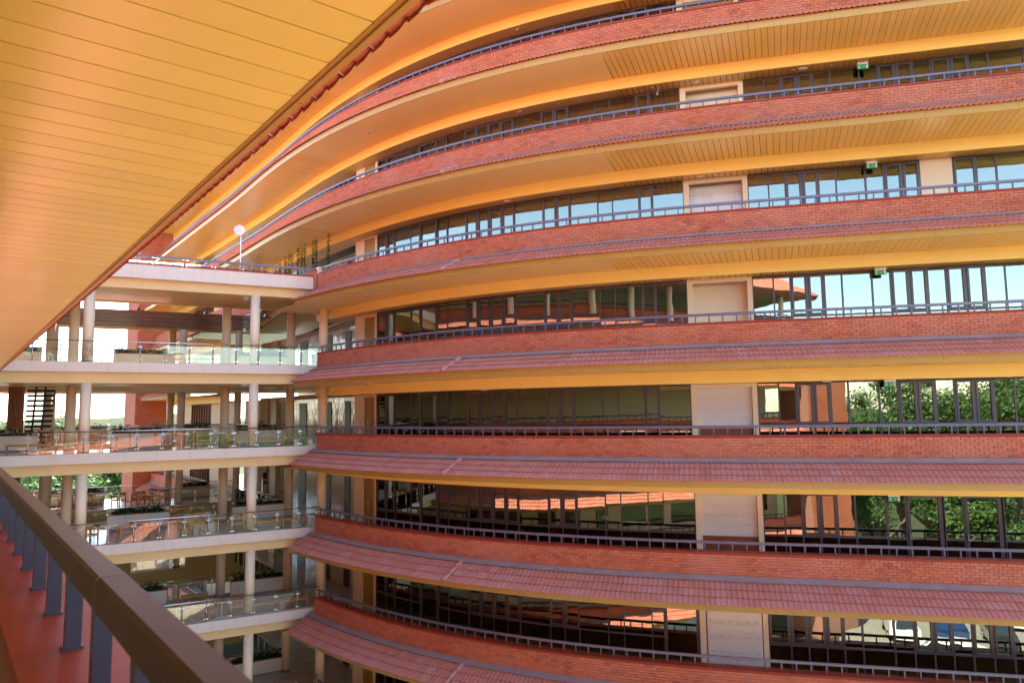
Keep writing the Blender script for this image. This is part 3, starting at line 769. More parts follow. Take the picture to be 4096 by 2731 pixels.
def bridge():
    for L in (1, 0, -1, -2, -3):
        h = H[L]; zf = h-BF
        t = thing('bridge_deck', 'pinkish white edge beam of the ' + FL[L], 'bridge deck', 'bridge decks')
        # upper band with chamfered right end
        m = MB()
        z1, z0 = h-.88, h-1.28
        pts = [(SL, z0), (SR+.45, z0), (SR, z0+.22), (SR, z1), (SL, z1)]
        vs = [Bp(s, 0, z) for s, z in pts]+[Bp(s, .36, z) for s, z in pts]
        m.add(vs, [(0, 1, 2, 3, 4), (9, 8, 7, 6, 5)]+[(i, 5+i, 5+(i+1) % 5, (i+1) % 5) for i in range(5)]); m.build('edge_band', PEARL, t)
        m = MB(); bbox(m, SR+.4, SL, .35, .65, h-1.72, h-1.281); m.build('edge_beam', BUTTER, t)
        m = MB(); bbox(m, SR, SL, .36, 4.85, zf-.12, zf); bbox(m, SR-1.2, VR, 4.85, 12.8, zf-.12, zf); bbox(m, SR-3, SL, 12.8, 16.9, zf-.12, zf)
        m.add([Bp(SR, .36, zf-.001), CW.W(.45, .18, zf-.001), CW.W(.45, -1.7, zf-.001), Bp(-1.3, 3.0, zf-.001), Bp(SR, 4.85, zf-.001)], [(0, 1, 2, 3, 4)])
        m.build('deck_slab', FLOORM, t)
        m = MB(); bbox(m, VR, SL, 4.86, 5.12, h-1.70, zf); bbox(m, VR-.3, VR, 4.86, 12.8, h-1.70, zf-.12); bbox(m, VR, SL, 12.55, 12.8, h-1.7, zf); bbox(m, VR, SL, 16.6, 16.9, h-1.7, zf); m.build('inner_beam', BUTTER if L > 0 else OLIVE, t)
    for L in (2, 1, 0, -1, -2):
        h = H[L] if L < 2 else H[2]+.35
        ct = thing('bridge_ceiling', 'tan plank ceiling under the ' + ('roof deck of the bridge' if L == 2 else FL[L]), 'ceiling', 'ceilings of the bridge')
        zc = h-1.685
        m = MB(); bbox(m, -1.5, SL, .66, 4.85, zc+.02, zc+.03); bbox(m, VR-.3, SL, 12.81, 16.59, zc+.02, zc+.03); bbox(m, -3.0, VR-.31, 4.86, 16.5, zc+.02, zc+.03); m.build('ceiling_backing', GAPM, ct)
        s = SR-.6; me = None
        # boards run back at a slant
        p = MB(); sk = 1.6
        while s < SL:
            for (d0, d1, shift) in ((.66, 4.85, 0),):
                q = [Bp(s, d0, zc), Bp(s+.186, d0, zc), Bp(s+.186-sk, d1, zc), Bp(s-sk, d1, zc)]
                o = q[0].copy(); mb = MB(); mb.hexa([q[1]-o, q[0]-o, q[3]-o, q[2]-o]+[x-o+Vector((0, 0, .012)) for x in (q[1], q[0], q[3], q[2])])
                if me is None: me = mb.mesh('ceiling_plank', PLANK)
                place(me, 'ceiling_plank', ct, Matrix.Translation(o))
            s += .2
        m = MB()
        s = VR
        while s < SL: bbox(m, s, s+.192, 12.82, 16.58, zc, zc+.012); s += .2
        s = 4.9
        while s < 16.5: bbox(m, -2.6, VR-.32, s, s+.192, zc, zc+.012); s += .2
        m.build('plank_field', PLANK, ct, kind='stuff')
    # roof deck front
    h = H[2]; t = thing('bridge_roof', 'pinkish white roof edge beam of the bridge with red coping, carrying solar panels', 'bridge roof')
    m = MB(); bbox(m, SR, SL, -.03, .28, h-.42, h-.36); m.build('coping', CAP, t)
    m = MB(); pts = [(SL, h-1.0), (SR+.4, h-1.0), (SR, h-.85), (SR, h-.421), (SL, h-.421)]
    vs = [Bp(s, 0, z) for s, z in pts]+[Bp(s, .36, z) for s, z in pts]
    m.add(vs, [(0, 1, 2, 3, 4), (9, 8, 7, 6, 5)]+[(i, 5+i, 5+(i+1) % 5, (i+1) % 5) for i in range(5)]); m.build('edge_band', PEARL, t)
    m = MB(); bbox(m, SR+.4, SL, .35, .65, h-1.4, h-1.001); m.build('edge_beam', BUTTER, t)
    m = MB(); bbox(m, SR-.6, SL, .361, 4.85, h-1.0, h-.8); bbox(m, SR-1, VR, 4.85, 12.8, h-1.0, h-.8); bbox(m, SR-1, SL, 12.8, 16.9, h-1.0, h-.8); m.build('roof_slab', PEARL, t)
    m = MB(); bbox(m, VR, SL, 4.86, 5.1, h-1.38, h-1.001); bbox(m, VR, SL, 12.55, 12.8, h-1.5, h-1.001); bbox(m, VR-.25, VR, 5.1, 12.5, h-1.38, h-1.001); bbox(m, VR, SL, 16.6, 16.9, h-1.38, h-1.001); m.build('inner_beam', BUTTER, t)
    r = thing('steel_railing', 'plum grey steel railing along the bridge roof in front of the solar panels', 'railing')
    m = MB(); bbox(m, SR+.2, SL, .05, .14, h-.085, h); m.build('top_rail', RAIL, r)
    b = MB(); b.box(-.02, .02, -.02, .02, -.275, 0); me = b.mesh('baluster', RAIL)
    s = SR+.3
    while s < SL: place(me, 'baluster', r, BM(s, .095, h-.085)); s += .455
bridge()

def bridge_rails():
    nm = {1: 'top bridge deck', 0: 'eye-level bridge deck', -1: 'third bridge deck', -2: 'fourth bridge deck', -3: 'lowest bridge deck'}
    for L in (1, 0, -1, -2, -3):
        glass_rail('clear glass balustrade with steel posts along the front edge of the ' + nm[L], L, [(14.0, .1), (-.05, .1)], 'glass railings on the front of the bridge', .94)
        glass_rail('glass balustrade around the open void behind the ' + nm[L], L, [(14.0, 4.75), (VR+.1, 4.75)], 'glass railings round the void', 1.0)
        glass_rail('glass balustrade on the right side of the void behind the ' + nm[L], L, [(VR-.0, 4.8), (VR+1.2, 12.7)], 'glass railings beside the void', 1.0)
        glass_rail('far glass balustrade beyond the void on the ' + nm[L], L, [(14.0, 12.95), (2.3, 12.95)], 'glass railings beyond the void', 1.0)
        if L > -2: glass_rail('outermost glass balustrade at the back of the ' + nm[L], L, [(14.0, 16.8), (1.5, 16.8)], 'glass railings at the back of the bridge', 1.2)
bridge_rails()

def columns():
    pr = {}
    def col(pos, z0, z1, label, r=.21, base=True):
        t = thing('round_column', label, 'column', 'round cream columns', (pos.x, pos.y, z0+EYE))
        key = (round(z1-z0, 2), r)
        if key not in pr:
            m = MB(); m.lathe([(r, .0), (r, z1-z0)], 28); me = m.mesh('shaft', COLP, True)
            m2 = MB(); m2.lathe([(r+.012, 0), (r+.012, .12)], 28); pr[key] = (me, m2.mesh('base_ring', SKIRTG, False))
            for p_ in me.polygons: p_.use_smooth = len(p_.vertices) == 4
        place(pr[key][0], 'shaft', t); place(pr[key][1], 'base_ring', t)
    LN = {1: 'top bridge storey', 0: 'eye-level bridge storey', -1: 'storey on the third bridge deck', -2: 'storey on the fourth bridge deck', -3: 'lowest bridge storey'}
    G = [((9.35, .5), 'front row, left column'), ((2.87, .5), 'front row, middle column'), ((-.25, .62), 'corner column where the bridge meets the brick parapet'), ((13.6, .5), 'front row, far left column'),
         ((10.1, 4.35), 'second row, left column'), ((3.66, 4.35), 'second row, middle column'), ((.62, 4.0), 'second row, right column'), ((11.4, 9.2), 'column behind the black stair'),
         ((5.57, 16.2), 'last row, left column'), ((5.13, 13.1), 'third row, middle column'), ((2.01, 13.1), 'third row, right column'), ((11.6, 13.1), 'third row, left column')]
    for L in (1, 0, -1, -2, -3):
        z0 = H[L]-BF; z1 = (H[L+1]-1.715) if L < 1 else H[2]-1.39
        for (s, d), nm in G:
            q = Bp(s, d, 0); col(q, z0, z1, 'round cream column on the ' + LN[L] + ', ' + nm)
columns()

# ------------------------------------------------------------------ planters and plants
def grass_tuft(mb, c, r, hgt, n, rr):
    for i in range(n):
        a = rr.uniform(0, 2*pi); l = rr.uniform(.6, 1)*r; h = rr.uniform(.5, 1)*hgt; w = rr.uniform(.008, .018)
        d = Vector((cos(a), sin(a), 0)); p = Vector((-sin(a), cos(a), 0))*w
        b = c+d*rr.uniform(0, .04)+p*rr.uniform(-3, 3); m = b+d*l*.45+Vector((0, 0, h)); e = b+d*l+Vector((0, 0, h*rr.uniform(.25, .8)))
        mb.add([b-p, b+p, m+p*1.1, m-p*1.1, e], [(0, 1, 2, 3), (3, 2, 4)])
def planter(s0, s1, d, L, label, group, seed, flip=False):
    h = H[L]; zf = h-BF; t = thing('planter', label, 'planter', group)
    m = MB(); bbox(m, s0, s1, d, d+.5, zf+.12, h-.21); m.build('box_wall', PEARL if L < 1 else CREAM, t)
    m = MB(); bbox(m, s0+.003, s1-.003, d+.003, d+.497, zf, zf+.12); m.build('skirting', SKIRTG, t)
    m = MB(); bbox(m, s0-.03, s1+.03, d-.04, d+.14, h-.21, h-.17); bbox(m, s0-.03, s0+.12, d+.14, d+.5, h-.21, h-.17); bbox(m, s1-.12, s1+.03, d+.14, d+.5, h-.21, h-.17); m.build('coping', STONE, t)
    m = MB(); bbox(m, s0+.12, s1-.12, d+.14, d+.48, h-.215, h-.195); m.build('soil', SOIL, t)
    m = MB(); bbox(m, s0, s1, d+.5, d+.62, zf, h+.0); m.build('back_wall', CREAM, t)
    m = MB(); bbox(m, s0-.02, s1+.02, d+.47, d+.66, h+.001, h+.04); m.build('back_coping', STONE, t)
    rr = random.Random(seed); pl = thing('planter_plants', label.replace('cream planter box', 'green plants'), 'plants', 'plants in the planters')
    n = int((s1-s0)/.17)
    for i in range(n):
        s = s0+.2+(s1-s0-.4)*(i+rr.uniform(.2, .8))/n; g = MB()
        grass_tuft(g, Bp(s, d+.3+rr.uniform(-.08, .08), h-.2), rr.uniform(.18, .3), rr.uniform(.12, .3), rr.randint(26, 40), rr)
        if rr.random() < .3:
            c = Bp(s, d+.3, h-.2)
            for k in range(16):
                a = rr.uniform(0, 6.3); z = rr.uniform(.08, .4); q = c+Vector((cos(a)*.08, sin(a)*.08, z)); w = .035
                g.add([q, q+Vector((cos(a)*.06, sin(a)*.06, .04))+Vector((-sin(a)*w, cos(a)*w, 0)), q+Vector((cos(a)*.13, sin(a)*.13, .02)), q+Vector((cos(a)*.06, sin(a)*.06, .04))-Vector((-sin(a)*w, cos(a)*w, 0))], [(0, 1, 2, 3)])
        g.build('plant', LEAFD, pl)
def planters():
    nm = {1: 'top bridge deck', 0: 'eye-level bridge deck', -1: 'third bridge deck', -2: 'fourth bridge deck', -3: 'lowest bridge deck'}
    k = 0
    for L in (1, 0, -1, -2, -3):
        for (a, b), w in (((.7, 3.2), 'right'), ((5.98, 8.5), 'middle'), ((11.3, 13.6), 'left')):
            k += 1; planter(a, b, 3.95, L, 'cream planter box at the void edge, %s one on the %s' % (w, nm[L]), 'planters at the void edge', k)
        if L > -2:
            for (a, b), w in (((3.2, 5.0), 'right'), ((9.0, 12.5), 'left')):
                k += 1; planter(a, b, 15.9, L, 'cream planter box beyond the void, %s one at the back of the %s' % (w, nm[L]), 'planters beyond the void', k)
planters()

# ------------------------------------------------------------------ furniture
def make_chair():
    t = thing('armchair', 'x', 'chair', 'wooden armchairs on the bridge')
    W_, D_ = .54, .50
    sl = MB(); sl.box(-.23, .23, -.22, .22, .40, .42)
    m = MB()
    for i in range(7): 
        x = -.225+i*.066; s = MB(); s.box(x, x+.054, -.23, .23, .425, .443); s.build('seat_slat', WOOD, t)
    for sx in (-1, 1):
        a = MB(); a.hexa([(sx*.25-.02, -.25, 0), (sx*.25+.02, -.25, 0), (sx*.25+.02, -.215, 0), (sx*.25-.02, -.215, 0), (sx*.25-.024, -.255, .64), (sx*.25+.024, -.255, .64), (sx*.25+.024, -.205, .64), (sx*.25-.024, -.205, .64)]); a.build('leg', WOOD, t)
        a = MB(); a.hexa([(sx*.25-.02, .26, 0), (sx*.25+.02, .26, 0), (sx*.25+.02, .295, 0), (sx*.25-.02, .295, 0), (sx*.25-.024, .22, .80), (sx*.25+.024, .22, .80), (sx*.25+.024, .26, .80), (sx*.25-.024, .26, .80)]); a.build('leg', WOOD, t)
        a = MB(); a.box(sx*.25-.03, sx*.25+.03, -.27, .235, .641, .668); a.build('armrest', WOOD, t)
        a = MB(); a.box(sx*.25-.012, sx*.25+.012, -.21, .22, .37, .42); a.build('side_rail', WOOD, t)
    a = MB(); a.box(-.226, .226, -.25, -.22, .365, .42); a.build('front_rail', WOOD, t)
    a = MB()
    for i in range(6):
        x0 = -.226+i*.0753; x1 = x0+.0753
        y = lambda x: .24+.035*(1-(x/.226)**2)
        a.hexa([(x0, y(x0), .66), (x1, y(x1), .66), (x1, y(x1)+.02, .66), (x0, y(x0)+.02, .66), (x0, y(x0)-.02, .79), (x1, y(x1)-.02, .79), (x1, y(x1), .79), (x0, y(x0), .79)])
    a.build('backrest', WOOD, t)
    return t
def make_table(wood_top=True):
    t = thing('round_table', 'x', 'table', 'round pedestal tables on the bridge')
    m = MB(); m.lathe([(.30, .70), (.31, .705), (.31, .725), (.30, .73)], 32); m.build('table_rim', OFFW, t)
    for i in range(6):
        y0 = -.25+i*.084; y1 = y0+.074; w = sqrt(max(.01, .27**2-max(abs(y0), abs(y1))**2)); s = MB(); s.box(-w, w, y0, y1, .7305, .738); s.build('top_slat', WOOD if wood_top else OFFW, t)
    m = MB(); m.tube((0, 0, .02), (0, 0, .70), .022, None, 12); m.build('pedestal', WHITE, t, True)
    m = MB(); m.lathe([(.24, 0), (.24, .008), (.05, .03), (.03, .05)], 32); m.build('base_plate', WHITE, t)
    return t
def make_bench():
    t = thing('bench', 'x', 'bench', 'slim wooden benches on the bridge')
    for i in range(4):
        s = MB(); s.box(-.58, .58, -.17+i*.086, -.17+i*.086+.08, .42, .445); s.build('seat_board', WOOD, t)
    for sx in (-1, 1):
        for sy in (-1, 1):
            a = MB(); x = sx*.54; y = sy*.135
            a.hexa([(x-.014, y-.014, 0), (x+.014, y-.014, 0), (x+.014, y+.014, 0), (x-.014, y+.014, 0), (x-.024, y-.024, .37), (x+.024, y-.024, .37), (x+.024, y+.024, .37), (x-.024, y+.024, .37)]); a.build('leg', WOOD, t)
    a = MB(); a.box(-.57, .57, -.155, -.13, .37, .419); a.box(-.57, .57, .13, .155, .37, .419); a.box(-.57, -.545, -.13, .13, .37, .419); a.box(.545, .57, -.13, .13, .37, .419); a.build('apron', WOOD, t)
    return t
def furniture():
    ch = make_chair(); tb = make_table(); be = make_bench(); first = {'c': True, 't': True, 'b': True}
    base = atan2(-BU.y, -BU.x)
    def put(kind, s, d, L, rot, label):
        src = {'c': ch, 't': tb, 'b': be}[kind]; q = Bp(s, d, H[L]-BF+.001)
        if first[kind]:
            src.location = q; src.rotation_euler = (0, 0, base+rot); src['label'] = label; first[kind] = False
        else: copy_thing(src, q, base+rot, label)
    n = {0: 'on the eye-level bridge deck', -1: 'on the third bridge deck', -2: 'on the fourth bridge deck', -3: 'on the lowest bridge deck'}
    # (kind, s, d, rot, text) rot 0: faces the courtyard (front towards viewer)
    data = {
     0: [('b', .95, .75, 0, 'right-hand slim wooden bench behind the glass'), ('b', 2.2, .75, 0, 'left-hand slim wooden bench behind the glass, left of the column'),
         ('c', 3.7, .8, -1.4, 'wooden armchair nearest the benches'), ('t', 4.3, .8, 0, 'small round table nearest the benches'), ('c', 4.85, .75, 1.5, 'wooden armchair second from the benches'),
         ('t', 5.75, .8, 0, 'small round table in the middle of the row'), ('c', 5.4, 1.7, .3, 'wooden armchair set back behind the middle table'), ('c', 6.5, .8, 1.4, 'wooden armchair left of the middle table'), ('c', 7.95, .8, -1.5, 'wooden armchair in front of the middle planter'),
         ('t', 8.7, .8, 0, 'small round table right of the left column'), ('c', 9.0, 1.5, 3.0, 'wooden armchair behind the left table'), ('b', 11.4, .9, 0, 'wooden bench at the far left of the row')],
     -1: [('b', .98, .58, 0, 'right-hand slim wooden bench behind the glass'), ('b', 2.2, .58, 0, 'left-hand slim wooden bench beside the middle column'),
         ('c', 3.45, .75, -1.45, 'wooden armchair just left of the middle column'), ('t', 4.2, .62, 0, 'white rimmed round table left of the middle column'), ('c', 5.45, .8, 1.3, 'wooden armchair fourth from the benches, turned sideways'),
         ('c', 5.0, 1.6, .2, 'wooden armchair set back beside the long bench'), ('t', 6.15, .62, 0, 'white rimmed round table in the middle of the deck'), ('c', 6.95, .75, .5, 'wooden armchair alone in front of the middle planter'),
         ('c', 7.75, .85, -1.3, 'wooden armchair facing the left table'), ('t', 8.35, .6, 0, 'white rimmed round table near the left column'), ('c', 9.05, .75, 2.2, 'wooden armchair behind the left column'), ('b', 5.0, 2.6, 0, 'slim wooden bench set back between the planters'), ('b', 9.6, 3.3, 0, 'dark wooden bench set back at the left')],
     -2: [('b', .92, .5, 0, 'right-hand slim wooden bench behind the glass'), ('b', 2.1, .5, 0, 'left-hand slim wooden bench beside the middle column'),
         ('c', 3.45, .72, -1.4, 'wooden armchair just left of the middle column'), ('t', 3.98, .52, 0, 'round table with slatted wooden top left of the middle column'), ('c', 4.5, .62, .8, 'wooden armchair between the two round tables, right one'),
         ('c', 5.2, .68, .9, 'wooden armchair between the two round tables, left one'), ('t', 5.75, .45, 0, 'round table with slatted wooden top further left'), ('c', 6.4, .7, 1.9, 'wooden armchair at the left, partly behind the near handrail'), ('b', 4.85, 3.55, 0, 'slim wooden bench at the void edge between the planters')],
    }
    for L, items in data.items():
        for k, s, d, r, txt in items: put(k, s, d, L, r, txt + ' ' + n[L])
    back = [('t', 9.0, 14.0, -1, 'round pale table'), ('c', 8.2, 14.0, -1, 'wooden armchair right of the pale table'), ('c', 7.2, 14.2, -1, 'wooden armchair with its back to the tower'), ('t', 6.5, 14.3, -1, 'round green-grey table'), ('c', 5.9, 14.2, -1, 'wooden armchair right of the grey table'),
            ('c', 9.8, 14.0, -1, 'wooden armchair left of the pale table'), ('c', 6.5, 15.1, -1, 'wooden armchair behind the grey table'), ('b', 6.3, 14.0, -2, 'long wooden bench seen through the opening'), ('c', 10.8, 14.4, -1, 'wooden armchair at the far left')]
    for k, s, d, L, txt in back: put(k, s, d, L, random.uniform(-1.5, 1.5) if k == 'c' else 0, txt + ' beyond the void ' + n[L])
furniture()

# ------------------------------------------------------------------ things in and on the bridge
def bridge_extras():
    # timber slats over the void
    t = thing('timber_canopy', 'dark red timber board canopy hung over the void under the bridge roof', 'canopy')
    n = 9
    for i in range(n):
        d0 = 5.2+i*.80; r = 1.4+ (i*.12)
        m = MB(); bbox(m, r, 13.8, d0, d0+.64, 5.02+.02*(i % 2), 5.07+.02*(i % 2)); m.build('board', DWOOD, t)
    m = MB()
    for s in (1.6, 4.5, 7.5, 10.5, 13.3): bbox(m, s, s+.1, 5.2, 12.4, 5.08, 5.2)
    m.build('support_joist', DKGREY, t)
    # brown pier and steel stair
    m = MB()
    for k in range(5): bbox(m, 12.05+k*.115, 12.05+k*.115+.10, 5.75, 6.3, H[-1]-BF, H[1]-BF-.13)
    bbox(m, 12.05, 12.62, 5.8, 6.25, H[-1]-BF, H[1]-BF-.13); tag(m.build('timber_pier', DWOOD), 'dark red timber clad pier beside the black stair at the far left', 'pier')
    st = thing('steel_stair', 'black open riser steel staircase rising at the far left of the bridge', 'staircase')
    z0, z1 = H[0]-BF, H[1]-BF; ns = 15
    for i in range(ns):
        f = (i+.5)/ns; z = z0+(z1-z0)*f; d = 6.0+2.6*f; m = MB(); bbox(m, 11.0+.02*f, 11.98+.22*f, d, d+.28, z-.07, z+.05); m.build('tread', DARKST, st)
    for sx in (11.3, 11.68):
        m = MB(); a = Bp(sx, 5.9, z0-.15); b = Bp(sx+.1, 8.65, z1-.15)
        A2 = Bp(sx+.08, 5.9, z0-.15); B2 = Bp(sx+.18, 8.65, z1-.15); u_ = Vector((0, 0, .24))
        m.hexa([a, A2, B2, b, a+u_, A2+u_, B2+u_, b+u_]); m.build('stringer', DARKST, st)
    # solid olive wall with an opening beyond the void
    t = thing('olive_wall', 'olive yellow wall with a wide opening beyond the void, below the third bridge deck', 'wall')
    m = MB(); zb = H[-2]-BF-1.05; zt = H[-1]-1.7; z2 = H[-2]-BF-.02
    bbox(m, 1.5, 14.2, 12.52, 12.7, zb, z2); bbox(m, 1.5, 4.68, 12.52, 12.7, z2, zt); bbox(m, 7.45, 14.2, 12.52, 12.7, z2, zt); bbox(m, 4.68, 7.45, 12.52, 12.7, z2+1.75, zt); m.build('wall', OLIVE, t)
    # solar collectors
    for i, s in enumerate((2.05, 3.3, 4.55, 5.8, 7.05, 8.3)):
        t = thing('solar_collector', 'tilted flat solar water collector on the bridge roof, %s from the right' % ('first', 'second', 'third', 'fourth', 'fifth', 'sixth')[i] + (''), 'solar panel', 'tilted solar collectors on the bridge roof')
        z = H[2]-.80; A = [Bp(s+1.12, 1.0, z+.12), Bp(s, 1.0, z+.12), Bp(s, 2.7, z+.98), Bp(s+1.12, 2.7, z+.98)]
        up = Vector((0, 0, .07)); m = MB(); m.hexa(A+[a+up for a in A]); m.build('collector_frame', CLAMP, t)
        nrm = (A[1]-A[0]).cross(A[3]-A[0]).normalized()*.004
        ins = [A[0].lerp(A[2], .03), A[1].lerp(A[3], .03), A[2].lerp(A[0], .03), A[3].lerp(A[1], .03)]
        m = MB(); m.add([a+up+Vector((0, 0, .004)) for a in ins], [(0, 1, 2, 3)]); m.build('collector_glass', SOLAR, t)
        m = MB(); m.tube(Bp(s+.1, 2.65, z), Bp(s+.1, 2.65, z+.98), .02); m.tube(Bp(s+1.0, 2.65, z), Bp(s+1.0, 2.65, z+.98), .02); m.build('stand', STEEL, t)
    t = thing('dish_antenna', 'round white dish antenna on a thin mast on the bridge roof', 'antenna')
    m = MB(); m.tube(Bp(3.31, 2.5, H[2]-.8), Bp(3.31, 2.5, 8.75), .028, .022, 10); m.build('mast', STEEL, t)
    c = Bp(3.42, 2.3, 8.78); d = (Vector((0, 0, EYE))-c); d.z = 0; d.normalize()
    M = Matrix.Translation(c) @ d.to_track_quat('Z', 'Y').to_matrix().to_4x4()
    m = MB(); pr_ = [(.02, -.03)]+[(.245*k/8, -.05+.07*(k/8)**2) for k in range(1, 9)]+[(.25, .025), (.245, .015)]
    n = 36; vs = []
    for r_, z_ in pr_:
        for i in range(n): a = 2*pi*i/n; vs.append(M @ Vector((r_*cos(a), r_*sin(a), z_)))
    m.add(vs, [(j*n+i, j*n+(i+1) % n, (j+1)*n+(i+1) % n, (j+1)*n+i) for j in range(len(pr_)-1) for i in range(n)]); m.build('reflector', DISH, t, True)
    m = MB(); m.tube(M @ Vector((0, 0, -.04)), M @ Vector((0, 0, .12)), .02, .035, 12); m.build('feed', WHITE, t)
    # hanging vines above the bridge roof
    rr = random.Random(5)
    for i, (s, top, ln) in enumerate(((-6.6, 8.05, 1.2), (-5.9, 8.1, 1.35), (-5.0, 8.3, 1.4), (-4.5, 8.35, 1.3), (-4.1, 8.3, 1.3), (-3.2, 8.4, 1.5), (-2.75, 8.4, 1.5), (-2.35, 8.45, 1.4), (-1.3, 8.45, 1.5), (-.95, 8.4, 1.4), (.35, 8.5, 1.7))):
        t = thing('hanging_vine', 'green trailing plant hanging above the bridge roof, number %s from the left' % ('one two three four five six seven eight nine ten eleven'.split()[i]), 'hanging plant', 'hanging vines over the bridge roof')
        m = MB(); A = CW.W(s, -.35, H[3]-1.85); B = CW.W(s, -.35, top); m.tube(A, B, .004, None, 5); z_ = top
        C_ = CW.W(s, -.35, top-ln); m.tube(B, C_, .006, None, 5); m.build('stem', LEAFD, t)
        g = MB()
        for k in range(int(150*ln)):
            z = top-ln*rr.random()**.85; a = rr.uniform(0, 2*pi); r0 = rr.uniform(0, .06); q = CW.W(s, -.35, z)+Vector((cos(a)*r0, sin(a)*r0, 0))
            l = rr.uniform(.05, .10); w = l*.35; dd = Vector((cos(a), sin(a), rr.uniform(-1.2, .1))).normalized(); p_ = Vector((-sin(a), cos(a), 0))
            g.add([q, q+dd*l*.5+p_*w, q+dd*l, q+dd*l*.5-p_*w], [(0, 1, 2, 3)])
        g.build('foliage', LEAFD, t)
    # white return of parapet at the bridge roof corner
    m = MB(); m.hexa([CW.W(.12, .16, H[2]-.36), CW.W(.42, .16, H[2]-.36), CW.W(.42, -.16, H[2]-.36), CW.W(.12, -.16, H[2]-.36), CW.W(.12, .16, H[2]-.0), CW.W(.42, .16, H[2]-.0), CW.W(.42, -.16, H[2]-.0), CW.W(.12, -.16, H[2]-.0)])
    tag(m.build('parapet_end_block', PEARL), 'small cream plaster end block where the brick parapets meet at the bridge roof', 'wall end')
    # water dispenser
    t = thing('water_dispenser', 'tall water dispenser with dark bottle on top, far back on the third bridge deck', 'water dispenser')
    M = BM(-.1, 15.9, H[-1]-BF)
    for nm_, b_, mt in (('body', (-.16, .16, -.16, .16, 0, .98), OFFW), ('tap_recess', (-.12, .12, -.165, -.16, .66, .82), DKGREY), ('display', (-.09, .09, -.166, -.161, .86, .91), DKGREY)):
        m = MB(); m.box(*b_); o = m.build(nm_, mt, t); o.matrix_world = M
    m = MB(); m.lathe([(.09, .98), (.13, 1.03), (.135, 1.3), (.13, 1.36), (.05, 1.4)], 20, M); m.build('bottle', DKGREY, t, True)
bridge_extras()

